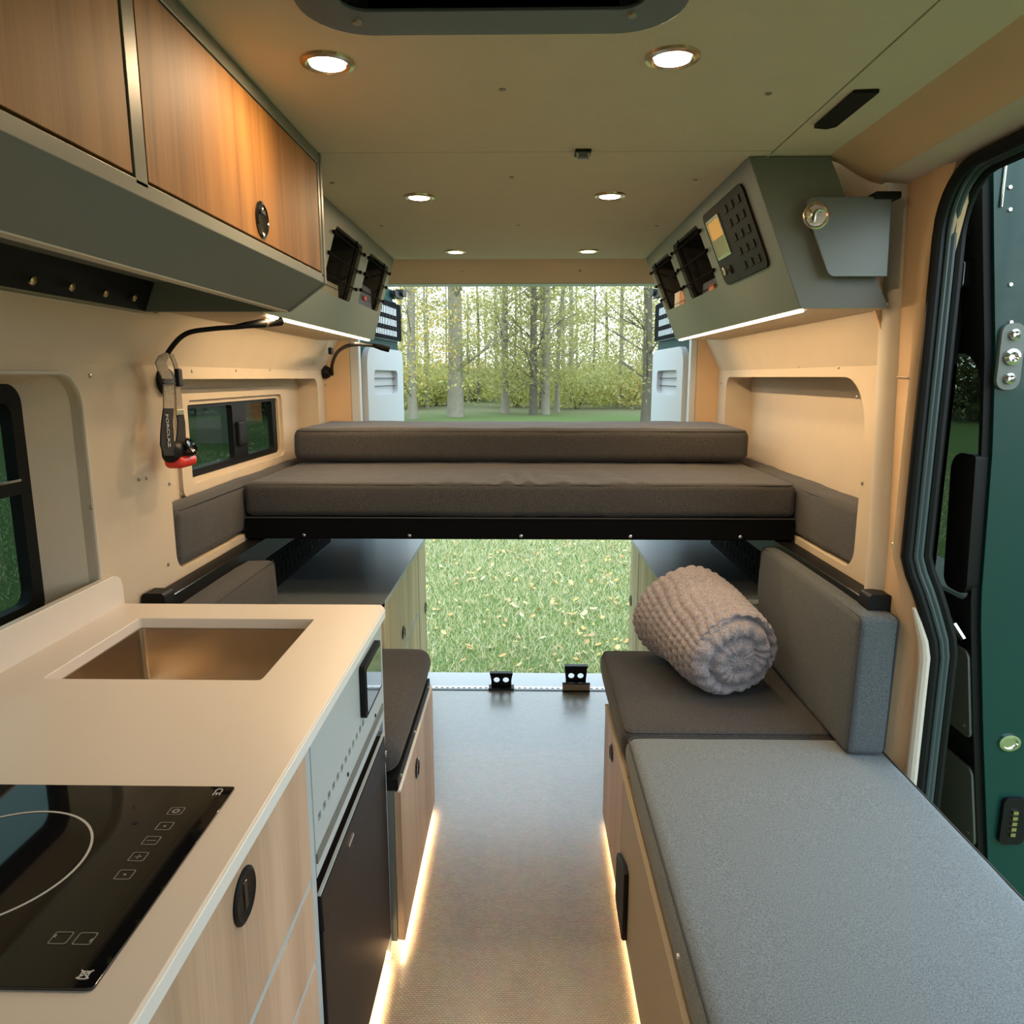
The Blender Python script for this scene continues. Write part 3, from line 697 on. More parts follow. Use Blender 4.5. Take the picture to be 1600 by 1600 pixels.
MB().tube([(p.x-0.006, 1.6935, p.z-0.015), (p.x-0.004, 1.6935, p.z+0.004), (p.x+0.003, 1.6935, p.z+0.011), (p.x+0.013, 1.6935, p.z+0.009)], 0.0035, 8).build('finger_loop', CHROME, k)

# ceiling fittings
def downlight(x, y, label):
    o = empty('ceiling_downlight', (x, y, ZC-0.005), label, 'light', 'recessed ceiling downlights')
    MB().lathe((x, y, ZC), (0, 0, -1), [(0.042, 0), (0.041, 0.004), (0.034, 0.006), (0.028, 0.002)], 32).build('bezel', BRASS, o)
    MB().lathe((x, y, ZC), (0, 0, -1), [(0.0275, 0.001), (0.0275, 0.0045), (0.02, 0.0055)], 28).build('lamp_disc', BULB, o)
    l = area('downlight_lamp', (x, y, ZC-0.0075), (0, 0, 0), 0.052, 0.052, DOWNLIGHT_W, shape='DISK'); return o
for px, py, lb in ((512, 100, 'recessed ceiling spotlight nearest the overhead oak doors'), (1051, 92, 'recessed ceiling spotlight nearest the black ceiling vent strip'),
                   (655, 309, 'middle-row ceiling spotlight on the kitchen side'), (953, 307, 'middle-row ceiling spotlight on the sliding door side'),
                   (712, 394, 'ceiling spotlight by the rear header on the kitchen side'), (919, 393, 'ceiling spotlight by the rear header on the sliding door side')):
    p = at(px, py, 'z', ZC-0.003); downlight(p.x, p.y, lb)
v = empty('roof_vent', (-0.045, 0.85, ZC), 'grey roof vent frame with rounded corners in the ceiling', 'vent')
MB().plate(rr(-0.292, 0.60, 0.205, 1.112, 0.085, 10), [rr(-0.235, 0.66, 0.15, 1.045, 0.03)], on_z(ZC-0.014, ZC+0.001)).build('frame', LAM_DARK, v, bevel=0.005)
MB().box(-0.245, 0.16, 0.65, 1.06, ZC+0.03, ZC+0.035).build('lid', BLACK, v)
MB().plate(rr(-0.24, 0.655, 0.155, 1.05, 0.03), [rr(-0.235, 0.66, 0.15, 1.045, 0.03)], on_z(ZC-0.01, ZC+0.03)).build('shaft', BLACK, v)
for px, py in ((558, 34), (988, 23)):
    q = at(px, py, 'z', ZC-0.014); MB().lathe((q.x, q.y, ZC-0.0135), (0, 0, -1), [(0.007, 0), (0.006, 0.003)], 12).build('screw', SCREWM, v)
a_, b_2, c_, d_ = [at(*q, 'z', ZC) for q in ((1321, 139), (1371, 139), (1308, 193), (1273, 186))]
o = MB().plate([(0.556, 1.355), (0.598, 1.352), (0.598, 1.525), (0.585, 1.538), (0.556, 1.530)], [], on_z(ZC-0.007, ZC)).build('ceiling_vent_strip', BLACK, bevel=0.002)
tag(o, 'slim black vent strip on the ceiling beyond the seam', 'vent')
hk = empty('ceiling_hook', (0.123, 1.695, ZC-0.02), 'small black strap hook fixed to the middle of the ceiling', 'hook')
MB().box(0.106, 0.141, 1.672, 1.715, ZC-0.006, ZC).build('base', BLACK, hk, bevel=0.002)
MB().tube([(0.112, 1.68, ZC-0.006), (0.112, 1.68, ZC-0.018), (0.135, 1.68, ZC-0.018), (0.135, 1.68, ZC-0.008)], 0.003, 8).build('loop', CHROME, hk)

# ================================================================== kitchen unit
ku = empty('kitchen_unit', (-0.62, 0.75, 0.0), 'oak and pale grey kitchen base unit under the cream worktop', 'cabinet')
KX = -0.322
w = MB(); w.box(-0.92, KX, 1.550, 1.568, 0.0, 0.870).build('end_panel', LAM_LIGHT, ku, bevel=0.001)
MB().box(-0.92, KX-0.022, -0.2, 1.55, 0.05, 0.066).build('base_panel', LAM, ku)
MB().box(-0.92, -0.90, -0.2, 1.55, 0.066, 0.868).build('back_panel', LAM, ku)
MB().box(-0.90, KX-0.001, 0.990, 1.013, 0.0, 0.870).build('divider', LAM_LIGHT, ku, bevel=0.001)
MB().box(KX-0.05, KX-0.03, -0.2, 1.55, 0.0, 0.06).build('plinth', LAM_DARK, ku)
fz = [(0.651, 0.869), (0.510, 0.637), (0.27, 0.497), (0.06, 0.257)]
for i, (a, b) in enumerate(fz):
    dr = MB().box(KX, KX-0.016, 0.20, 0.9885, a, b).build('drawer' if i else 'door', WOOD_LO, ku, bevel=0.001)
    if i == 0:
        p = at(381, 1399, 'x', KX)
        MB().lathe((KX-0.001, p.y, p.z), (1, 0, 0), [(0.0, 0.001), (0.032, 0.001), (0.032, 0.003), (0.028, 0.005), (0.022, 0.003), (0, 0.0025)], 32, sy=1.0).build('push_latch', BLACK, dr, label='round black push latch')
        MB().box(KX+0.001, KX+0.003, p.y-0.004, p.y+0.006, p.z-0.017, p.z+0.017).build('latch_grip', GLOSSB, dr, bevel=0.001)
MB().box(KX-0.002, KX-0.02, 0.20, 0.9895, 0.06, 0.870).build('face_frame', LAM_LIGHT, ku)
# pale panel over the fridge with vent slots
vp = MB()
slots = [rr(1.033+0.0288*k, 0.713, 1.049+0.0288*k, 0.726, 0.003, 2) for k in range(12)]
vp.plate([(1.013, 0.631), (1.549, 0.631), (1.549, 0.870), (1.013, 0.870)], slots, on_x(KX+0.0002, KX-0.012)); vo = vp.build('vented_panel', LAM_LIGHT, ku)
MB().box(KX-0.013, KX-0.02, 1.013, 1.549, 0.631, 0.870).build('panel_back', LAM, ku)
MB().box(KX+0.003, KX-0.001, 1.013, 1.549, 0.655, 0.672).build('ledge', LAM, ku, bevel=0.001)
MB().box(KX+0.004, KX-0.001, 1.013, 1.549, 0.599, 0.603).build('fridge_trim', LAM_LIGHT, ku)
for px, py in ((586, 1118), (543, 1210)):
    p = at(px, py, 'x', KX); MB().lathe((KX, p.y, p.z), (1, 0, 0), [(0.004, -0.001), (0.004, 0.002)], 10).build('screw', BLACK, vo)
# socket / display
ds = empty('display_unit', (-0.31, 1.42, 0.737), 'square gloss black display set in the pale panel above the fridge', 'display')
MB().plate(rr(1.337, 0.737, 1.495, 0.845, 0.008), [], on_x(KX+0.0005, KX+0.012)).build('housing', BLACK, ds, bevel=0.002)
MB().plate(rr(1.347, 0.746, 1.485, 0.836, 0.004), [], on_x(KX+0.012, KX+0.0135)).build('screen', GLOSSB, ds)
# fridge
fr = empty('fridge', (-0.55, 1.28, 0.07), 'dark compressor fridge built into the kitchen unit', 'fridge')
MB().box(-0.86, KX-0.03, 1.02, 1.54, 0.07, 0.59).build('cabinet', BLACK, fr)
fd = MB().box(KX+0.004, KX-0.029, 1.0175, 1.545, 0.08, 0.529).build('door', FRIDGE, fr, bevel=0.003)
MB().plate([(KX-0.029, 0.531), (KX+0.006, 0.531), (KX+0.004, 0.594), (KX-0.029, 0.594)], [], lambda u, v, k: (u, 1.0175 if k == 0 else 1.545, v)).build('handle_band', FRIDGE, fr, bevel=0.002)
MB().box(KX+0.0045, KX+0.007, 1.185, 1.222, 0.562, 0.568).build('badge', CHROME, fr)
MB().box(KX+0.004, KX+0.009, 1.524, 1.543, 0.55, 0.56).build('catch', CHROME, fr, bevel=0.001)

# worktop with sink and hob cut-outs
wt = empty('worktop', (-0.62, 0.75, 0.871), 'cream solid kitchen worktop with an upstand along the wall', 'worktop')
outer = [(-0.928, -0.2), (-0.312, -0.2), (-0.312, 1.563), (-0.324, 1.585), (-0.928, 1.585)]
sink_h = rr(-0.823, 1.164, -0.448, 1.482, 0.006, 3); hob_h = rr(-0.885, 0.523, -0.360, 0.830, 0.004, 3)
MB().plate(outer, [sink_h], on_z(0.894, 0.871)).build('slab', TOP, wt, bevel=0.0025)
MB().box(-0.3135, -0.3105, -0.2, 1.561, 0.8718, 0.8905).build('edge_band', TOP_EDGE, wt, bevel=0.001)
MB().plate([(-0.2, 0.893), (1.585, 0.893), (1.585, 0.935), (1.579, 0.953), (1.566, 0.963), (1.549, 0.967), (-0.2, 0.967)], [], on_x(-0.928, -0.910)).build('upstand', TOP, wt, bevel=0.002)
# sink
sk = empty('sink', (-0.636, 1.322, 0.72), 'brushed steel undermount sink in the cream worktop', 'sink')
def bowl(x0, x1, y0, y1, zt, zb, r):
    m = MB(); L0 = rr(x0, y0, x1, y1, r, 6); L1 = rr(x0+0.006, y0+0.006, x1-0.006, y1-0.006, r, 6); L2 = rr(x0+0.03, y0+0.03, x1-0.03, y1-0.03, r, 6)
    m.band([(u, v, zt) for u, v in L0], [(u, v, zb+0.025) for u, v in L1]); m.band([(u, v, zb+0.025) for u, v in L1], [(u, v, zb) for u, v in L2])
    m.add([(u, v, zb) for u, v in L2], [tuple(range(len(L2)))]); return m
o = bowl(-0.823, -0.448, 1.164, 1.482, 0.8705, 0.725, 0.012).build('bowl', STEEL, sk, fixn=False, ang=30)
MB().plate(rr(-0.845, 1.145, -0.427, 1.503, 0.02), [rr(-0.822, 1.165, -0.449, 1.481, 0.012)], on_z(0.8695, 0.8708)).build('flange', STEEL, sk)
MB().lathe((-0.64, 1.32, 0.7255), (0, 0, 1), [(0.04, 0), (0.038, 0.003), (0.028, 0.001)], 28).build('drain', CHROME, sk)
MB().lathe((-0.462, 1.18, 0.84), (-1, 0.4, 0), [(0.008, 0), (0.008, 0.006), (0.004, 0.008)], 12).build('overflow', BLACK, sk)
# hob
hb = empty('induction_hob', (-0.62, 0.68, 0.894), 'black glass induction hob set into the cream worktop', 'hob')
MB().plate(hob_h, [], on_z(0.8942, 0.8972)).build('glass_top', COOK, hb, bevel=0.0012, seg=2)
ZP = 0.8975
def ring(cx, cy, r0, r1, z, n=72):
    m = MB(); m.plate([(cx+r1*math.cos(2*math.pi*i/n), cy+r1*math.sin(2*math.pi*i/n)) for i in range(n)], [[(cx+r0*math.cos(2*math.pi*i/n), cy+r0*math.sin(2*math.pi*i/n)) for i in range(n)]], on_z(z, z+0.0002)); return m
ring(-0.562, 0.676, 0.0948, 0.0975, ZP).build('cooking_zone_ring', PRINT, hb)
def square_icon(cx, cy, h=0.0075, par=hb, extra=None, mat=PRINT_D):
    m = MB(); m.plate(rr(cx-h*1.15, cy-h, cx+h*1.15, cy+h, 0.002, 3), [rr(cx-h*1.15+0.001, cy-h+0.001, cx+h*1.15-0.001, cy+h-0.001, 0.0015, 3)], on_z(ZP, ZP+0.0002))
    if extra == 'dot': m.plate(rr(cx-0.0015, cy-0.0015, cx+0.0015, cy+0.0015, 0.001, 3), [], on_z(ZP, ZP+0.0002))
    if extra == 'bar': m.plate([(cx-0.005, cy-0.0006), (cx+0.005, cy-0.0006), (cx+0.005, cy+0.0006), (cx-0.005, cy+0.0006)], [], on_z(ZP, ZP+0.0002))
    if extra == 'plus':
        m.plate([(cx-0.0035, cy-0.0006), (cx+0.0035, cy-0.0006), (cx+0.0035, cy+0.0006), (cx-0.0035, cy+0.0006)], [], on_z(ZP, ZP+0.0002)); m.plate([(cx-0.0006, cy-0.0035), (cx+0.0006, cy-0.0035), (cx+0.0006, cy+0.0035), (cx-0.0006, cy+0.0035)], [], on_z(ZP+0.00001, ZP+0.0002))
    if extra == 'ring': m.v += ring(cx, cy, 0.002, 0.0045, ZP, 20).v; b = len(m.v)-80; m.f += [tuple(b+i for i in f) for f in ring(cx, cy, 0.002, 0.0045, ZP, 20).f]
    if extra == 'L': m.plate([(cx-h*1.15, cy), (cx-h*1.15+0.003, cy), (cx-h*1.15+0.003, cy+0.004), (cx-h*1.15, cy+0.004)], [], on_z(ZP, ZP+0.0003))
    if extra == 'R': m.plate([(cx+h*1.15-0.003, cy-0.004), (cx+h*1.15, cy-0.004), (cx+h*1.15, cy), (cx+h*1.15-0.003, cy)], [], on_z(ZP, ZP+0.0003))
    return m.build('touch_key', mat, par)
for (x, y, e) in ((-0.417, 0.790, 'ring'), (-0.416, 0.760, 'dot'), (-0.418, 0.733, 'bar'), (-0.418, 0.705, 'plus'), (-0.417, 0.676, 'dot'), (-0.429, 0.588, 'L'), (-0.406, 0.5875, 'R')):
    square_icon(x*0.982, y*0.982, extra=e, mat=PRINT_D)
def text_mesh(s, size, name, mat, parent, T, ext=0.0002):
    cu = bpy.data.curves.new('txt', 'FONT'); cu.body = s; cu.size = size; cu.align_x = 'CENTER'; cu.align_y = 'CENTER'; cu.extrude = ext
    tmp = bpy.data.objects.new('txt', cu); COL.objects.link(tmp); bpy.context.view_layer.update()
    me = bpy.data.meshes.new_from_object(tmp.evaluated_get(bpy.context.evaluated_depsgraph_get()))
    m = MB(T); m.add([v_.co for v_ in me.vertices], [tuple(p_.vertices) for p_ in me.polygons])
    bpy.data.objects.remove(tmp); bpy.data.curves.remove(cu); bpy.data.meshes.remove(me)
    return m.build(name, mat, parent, smooth=False, fixn=False)
text_mesh('CE', 0.013, 'printed_mark', PRINT, hb, Matrix.Translation((-0.377, 0.817, ZP)) @ Matrix.Rotation(math.radians(-90), 4, 'Z'))
m = MB(); 
for d_a in (40, -40):
    T2 = Matrix.Translation((-0.375, 0.537, ZP)) @ Matrix.Rotation(math.radians(d_a), 4, 'Z'); q = MB(T2).box(-0.007, 0.007, -0.0007, 0.0007, 0, 0.0002); m.v, m.f = m.v+q.v, m.f+[tuple(len(m.v)+i for i in f) for f in q.f]
m.plate(rr(-0.379, 0.5315, -0.371, 0.5405, 0.001), [rr(-0.3778, 0.5327, -0.3722, 0.5393, 0.001)], on_z(ZP, ZP+0.0002))
m.build('printed_mark', PRINT, hb)
MB().lathe((-0.445, 0.752, ZP-0.0001), (0, 0, 1), [(0.0035, 0), (0.003, 0.0002)], 14).build('sensor_dot', BLACK, hb)

# ================================================================== benches
def bench(name, label, s, x_in, ya, yb, zt, fronts, wallx, mat_end=LAM):
    o = empty(name, (s*(x_in+0.3), (ya+yb)/2, 0), label, 'bench')
    MB().box(s*x_in+s*0.018, s*wallx, ya, yb, 0.035, zt).build('carcass', LAM, o, bevel=0.001)
    MB().box(s*(x_in+0.045), s*(x_in+0.06), ya, yb-0.02, 0.0, 0.036).build('plinth', LAM_DARK, o)
    return o
bl = bench('bench', 'oak-fronted bench with a black rimmed seat between kitchen and rear cabinet', -1, 0.29, 1.572, 2.172, 0.438, [], 0.92)
dr = MB().box(-0.29, -0.307, 1.573, 2.170, 0.037, 0.436).build('door', WOOD_LO, bl, bevel=0.001)
p = at(651, 1200, 'x', -0.29)
MB().lathe((-0.291, p.y, p.z), (1, 0, 0), [(0.0, 0.0), (0.028, 0.0), (0.028, 0.004), (0.023, 0.006), (0.018, 0.003), (0, 0.003)], 28).build('push_latch', GLOSSB, dr, label='round black push latch')
MB().box(-0.296, -0.92, 1.573, 2.16, 0.440, 0.470).build('seat_rim', BLACK, bl, bevel=0.002)
MB().box(-0.2905, -0.298, 1.573, 2.172, 0.436, 0.4405).build('edge_strip', TOP_EDGE, bl)
o = soft_box(-0.915, -0.296, 1.575, 2.225, 0.4705, 0.552, 0.040, 0.006, 0.0015, 3).build('seat_cushion', FAB, None, ang=80)
tag(o, 'dark grey seat cushion on the oak bench behind the kitchen end panel', 'cushion')
for y in (1.61, 1.83, 2.12): MB().lathe((-0.2955, y, 0.458), (1, 0, 0), [(0.004, 0), (0.003, 0.003)], 10).build('rivet', CHROME, bl)

br_ = bench('bench', 'long low bench under the grey seat cushions by the open side door', 1, 0.252, 0.0, 2.118, 0.405, [], 0.86)
dr = MB().box(0.252, 0.269, 1.708, 2.116, 0.037, 0.403).build('door', WOOD_LO, br_, bevel=0.001, label='oak door')
p = at(956, 1176, 'x', 0.252)
MB().lathe((0.253, p.y, p.z), (-1, 0, 0), [(0.0, 0.0), (0.026, 0.0), (0.026, 0.004), (0.022, 0.006), (0.017, 0.003), (0, 0.003)], 28).build('push_latch', GLOSSB, dr, label='round black push latch')
MB().box(0.252, 0.269, 0.02, 1.702, 0.037, 0.403).build('drawer', PANEL_BEIGE, br_, bevel=0.001, label='plain beige drawer front')
MB().plate([(1.56, 0.055), (1.575, 0.045), (1.69, 0.06), (1.70, 0.07), (1.70, 0.185), (1.69, 0.2), (1.60, 0.235), (1.56, 0.235)], [], on_x(0.2515, 0.240)).build('socket_box', BLACK, br_, bevel=0.003, label='flat black socket box')
MB().box(0.2505, 0.262, 0.02, 2.118, 0.4035, 0.408).build('edge_strip', PANEL_BEIGE, br_)
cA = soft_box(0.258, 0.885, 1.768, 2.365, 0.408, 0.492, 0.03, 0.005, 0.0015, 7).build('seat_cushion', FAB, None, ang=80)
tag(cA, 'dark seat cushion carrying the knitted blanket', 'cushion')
cB = soft_box(0.262, 0.900, 0.15, 1.762, 0.408, 0.490, 0.03, 0.006, 0.0012, 11).build('seat_cushion', FAB_LIT, None, ang=80)
tag(cB, 'long daylit grey seat cushion by the open side door', 'cushion')
# small care label on the cushion edge
MB().box(0.2555, 0.2615, 1.06, 1.067, 0.452, 0.458).build('care_label', TOP_EDGE, cB)
# piping
def piping(parent, x0, x1, y0, y1, z, r, mat=SEAM, rad=0.0022):
    lp = rr(x0, y0, x1, y1, r, 5); MB().tube([(u, v, z) for u, v in lp]+[(lp[0][0], lp[0][1], z)], rad, 6).build('piping', mat, parent)
piping(cA, 0.268, 0.875, 1.778, 2.355, 0.4865, 0.02)
piping(cB, 0.269, 0.893, 0.157, 1.755, 0.4842, 0.02)

# backrest cushions
T = rotT(Vector((0.85, 2.0, 0.495)), 'Y', 1)
bc = soft_box(0.784, 0.880, 1.655, 2.40, 0.494, 0.846, 0.018, 0.006, 0.0015, 5, T=T).build('back_cushion', FAB_HALF_LIT, None, ang=80)
tag(bc, 'thick grey back cushion leaning on the wall by the open side door', 'cushion')
def slab_piping(par, T, x, y0, y1, z0, z1):
    lp = rr(y0, z0, y1, z1, 0.015, 5); MB(T).tube([(x, u, v) for u, v in lp]+[(x, lp[0][0], lp[0][1])], 0.0022, 6).build('piping', SEAM, par)
slab_piping(bc, T, 0.790, 1.659, 2.396, 0.499, 0.841); slab_piping(bc, T, 0.877, 1.659, 2.396, 0.499, 0.841)
T = rotT(Vector((-0.85, 2.0, 0.56)), 'Y', -2)
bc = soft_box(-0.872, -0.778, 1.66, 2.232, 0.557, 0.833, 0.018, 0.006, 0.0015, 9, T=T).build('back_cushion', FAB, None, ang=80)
tag(bc, 'dark back cushion half hidden beyond the kitchen worktop', 'cushion')
slab_piping(bc, T, -0.782, 1.664, 2.228, 0.561, 0.829)

# toe-kick light strips
for s, x, y0, y1, lb in ((-1, 0.337, 0.1, 1.565, 'glowing floor light strip under the kitchen unit'), (-1, 0.306, 1.575, 2.165, 'glowing floor light strip under the oak fronted bench'), (1, 0.280, 0.1, 2.108, 'glowing floor light strip under the long bench')):
    o = MB().box(s*(x-0.005), s*(x+0.005), y0, y1, 0.029, 0.0345).build('floor_light_strip', LEDT); tag(o, lb, 'light')
    area('toe_led', (s*(x-0.007), (y0+y1)/2, 0.0275), (0, math.radians(-35*s), 0), 0.009, y1-y0, TOE_W*(y1-y0)/2, (1.0, 0.62, 0.30))

# ================================================================== rear cabinets
def rear_cab(s, x_in, ya, label, latches, mat):
    o = empty('storage_cabinet', (s*0.7, 2.8, 0), label, 'cabinet')
    xo = 0.915 if s < 0 else 0.875
    MB().box(s*(x_in-0.002), s*xo, ya-0.004, 3.33, 0.652, 0.668).build('top', LAM_DARK, o, bevel=0.001)
    MB().box(s*(x_in-0.0035), s*xo, ya-0.006, ya+0.02, 0.6525, 0.6665).build('top_edge', LAM_LIGHT, o)
    MB().box(s*(x_in-0.0035), s*(x_in+0.004), ya-0.006, 3.33, 0.6525, 0.6665).build('top_edge', LAM_LIGHT, o)
    MB().box(s*(x_in+0.018), s*xo, ya, 3.10, 0.0, 0.650).build('carcass', LAM_LIGHT, o)
    a = MB().box(s*x_in, s*(x_in+0.017), ya+0.012, 3.095, 0.380, 0.650).build('door', mat, o, bevel=0.001)
    MB().box(s*x_in, s*(x_in+0.017), ya+0.012, 3.095, 0.02, 0.368).build('drawer', mat, o, bevel=0.001)
    MB().box(s*(x_in-0.0008), s*(x_in+0.012), ya, 3.10, 0.368, 0.380).build('rail', LAM_LIGHT, o)
    po = MB().box(s*(x_in-0.001), s*(x_in+0.10), 3.103, 3.33, 0.0, 0.651).build('post', mat, o, bevel=0.001)
    for (px, py, par) in ((latches[0][0], latches[0][1], a), (latches[1][0], latches[1][1], po)):
        p = at(px, py, 'x', s*x_in); p.y = min(p.y, 3.29)
        MB().lathe((s*x_in+s*0.001, p.y, p.z), (-s, 0, 0), [(0.0, 0), (0.027, 0), (0.027, 0.005), (0.022, 0.007), (0.017, 0.004), (0, 0.004)], 24).build('push_latch', GLOSSB, par, label='round black push latch')
    return o
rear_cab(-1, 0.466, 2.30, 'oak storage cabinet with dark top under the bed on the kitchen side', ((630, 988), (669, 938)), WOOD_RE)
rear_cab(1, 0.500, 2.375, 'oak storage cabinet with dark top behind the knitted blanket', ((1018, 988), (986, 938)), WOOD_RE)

# ================================================================== bed
bed = empty('bed_platform', (-0.02, 2.8, 0.87), 'black bed platform spanning the van between the side walls', 'bed')
fb = MB().box(-0.925, 0.885, 2.355, 2.385, 0.874, 0.9475).build('front_beam', MATTE, bed, bevel=0.003)
MB().box(-0.925, 0.885, 3.25, 3.28, 0.874, 0.9475).build('rear_beam', BLACK, bed)
MB().box(-0.920, 0.880, 2.386, 3.249, 0.925, 0.9465).build('bed_board', BLACK, bed)
MB().box(-0.925, 0.885, 2.353, 2.3555, 0.944, 0.9475).build('edge_line', SEAM, bed)
for px in (475, 640, 814, 985, 1157):
    p = at(px, 836, 'y', 2.355); screw(fb, (p.x, 2.3548, 0.886), (0, -1, 0), 0.006, CHROME)
def gathers(p, nrm):
    f = math.exp(-((p.x-0.02)/0.30)**2)*math.exp(-((p.y-2.45)/0.16)**2)*max(nrm.z, 0.25)
    return f*0.006*(math.sin(p.x*52+math.sin(p.x*17)*2.2+(p.y-2.4)*9)+0.5*math.sin(p.x*97+1.3))
def mattress(name, x0, x1, y0, y1, z0, z1, r, label, seed, mat, puff=0.006, crease=None):
    o = soft_box(x0, x1, y0, y1, z0, z1, r, puff, 0.003, seed, 0.014, crease=crease).build(name, mat, None, ang=80)
    tag(o, label, 'mattress'); return o
m1 = mattress('mattress', -0.925, 0.885, 2.358, 3.26, 0.9485, 1.060, 0.022, 'charcoal mattress lying flat on the black bed platform', 21, FAB, crease=gathers)
piping(m1, -0.917, 0.877, 2.364, 3.254, 1.0545, 0.02)
m2 = mattress('mattress', -0.915, 0.880, 2.865, 3.38, 1.072, 1.203, 0.035, 'folded charcoal mattress section stacked on the flat mattress', 33, FAB, 0.004)
piping(m2, -0.905, 0.870, 2.873, 3.372, 1.193, 0.03)
# gathered creases along the flat mattress
m = MB()
random.seed(4)
o1 = soft_box(-1.012, -0.932, 1.895, 3.29, 0.892, 1.055, 0.03, 0.004, 0.004, 41, 0.04).build('side_cushion', FAB, None, ang=80)
tag(o1, 'dark cushion filling the wall recess beneath the small sliding window', 'cushion')
o2 = soft_box(0.893, 0.992, 1.90, 3.27, 0.892, 1.052, 0.02, 0.004, 0.004, 43, 0.04).build('side_cushion', FAB, None, ang=80)
tag(o2, 'dark cushion filling the windowless wall recess by the bed', 'cushion')
MB().tube([(-0.935, 1.93, 1.046), (-0.934, 2.35, 1.046), (-0.934, 3.2, 1.046)], 0.0022, 6).build('piping', SEAM, o1)
MB().tube([(0.898, 1.92, 1.043), (0.897, 2.35, 1.043), (0.897, 3.2, 1.043)], 0.0022, 6).build('piping', SEAM, o2)
# wall rails carrying the bed
for s, x, lb in ((-1, 0.925, 'black metal bed rail on the kitchen side wall'), (1, 0.885, 'black metal bed rail behind the grey back cushion')):
    rl = empty('bed_rail', (s*x, 2.4, 0.80), lb, 'rail')
    y0 = 1.70 if s < 0 else 1.72
    m = MB().plate([(x, 0.868), (x-0.055, 0.868), (x-0.055, 0.800), (x-0.050, 0.800), (x-0.050, 0.862), (x, 0.862)], [], lambda u, v, k: (s*u, y0 if k == 0 else 3.25, v))
    m.build('channel', BLACK, rl, bevel=0.001)
    MB().tube([(s*(x-0.056), y0+0.01, 0.870), (s*(x-0.056), 2.35, 0.870)], 0.0016, 6).build('bright_edge', CHROME, rl, label='thin bright edge')  # thin bright line along the rail's outer edge
    MB().plate(rr(x-0.058, 0.845, x, 0.888, [0, 0, 0.012, 0.012]), [], lambda u, v, k: (s*u, y0-0.02 if k == 0 else y0+0.03, v)).build('end_cap', BLACK, rl, bevel=0.002)
    holes = []
    for i in range(14):
        for j in range(2):
            y = 2.42+0.05*i+0.025*j; z = 0.70+0.05*j
            holes.append(rr(y, z, y+0.012, z+0.034, 0.0055, 3))
    MB().plate([(2.39, 0.672), (3.2, 0.672), (3.2, 0.80), (2.39, 0.80)], holes, lambda u, v, k: (s*(x-0.05-(0.003 if k else 0)), u, v)).build('perforated_plate', MATTE, rl)

# ================================================================== knitted blanket
def blanket():
    A = Vector((0.600, 1.985, 0.622)); B = Vector((0.520, 2.285, 0.655)); ax = (B-A).normalized(); L_ = (B-A).length
    sx = ax.cross(Vector((0, 0, 1))).normalized(); uz = sx.cross(ax).normalized()
    nu, nv = 180, 90; vs_, fs = [], []
    def knit(s_, t_):
        c_ = 0.030; i, j = s_/c_, t_/c_
        par = (math.floor(i)+math.floor(j)) % 2
        fi, fj = i % 1-0.5, j % 1-0.5
        h = (1-4*fi*fi)*(1-4*fj*fj)
        g = (0.25*math.sin((i+0.6*j if par else i-0.6*j)*2*math.pi*2))
        return 0.011*max(h, 0)**0.5+0.0012*g
    for a in range(nv+1):
        t = a/nv
        for k in range(nu):
            th = 2*math.pi*k/nu
            # body 0.22..0.85, front cap < .22, back cap > .85
            if t < 0.25:
                q = t/0.25; rad = math.sin(q*math.pi/2)**0.75; along = -0.028*(math.cos(q*math.pi/2))
            elif t > 0.85:
                q = (1-t)/0.15; rad = math.sin(q*math.pi/2)**0.7; along = L_+0.03*math.cos(q*math.pi/2)
            else: rad = 1.0; along = L_*(t-0.25)/0.6
            R_ = lerp(0.118, 0.150, min(max(along/L_, 0), 1))+0.006*math.sin(2*th+0.6)+0.008*noise.noise(Vector((math.cos(th)*1.5, math.sin(th)*1.5, along*8)))
            r = R_*rad
            s_ = th*R_; disp = knit(s_*1.0, along*1.0) if t >= 0.2 else 0
            pos = A+ax*along+sx*math.cos(th)*(r+disp)*1.06+uz*math.sin(th)*(r+disp)*0.98
            if t < 0.25:
                # rolled end: spiral folds with ruffles
                rr_ = r/R_; ph = (rr_*2.35-th/(2*math.pi)) % 1.0
                fold = abs(2*ph-1)**3
                ruff = math.sin(th*15+rr_*5+2*math.sin(th*3))*0.006*rr_
                pos = pos+ax*(0.045*fold*(0.35+0.65*rr_)-0.012+ruff)*(1 if rr_ < 0.96 else 0.35)
                pos = pos+ax*0.004*noise.noise(pos*60)
            pos.z = max(pos.z, 0.4985)
            vs_.append(pos)
    for a in range(nv):
        for k in range(nu):
            k2 = (k+1) % nu; fs.append((a*nu+k, a*nu+k2, (a+1)*nu+k2, (a+1)*nu+k))
    o = MB().add(vs_, fs).build('knitted_blanket', KNIT, None, ang=180)
    return tag(o, 'rolled grey basket-knit blanket on the dark seat cushion', 'blanket')
blanket()

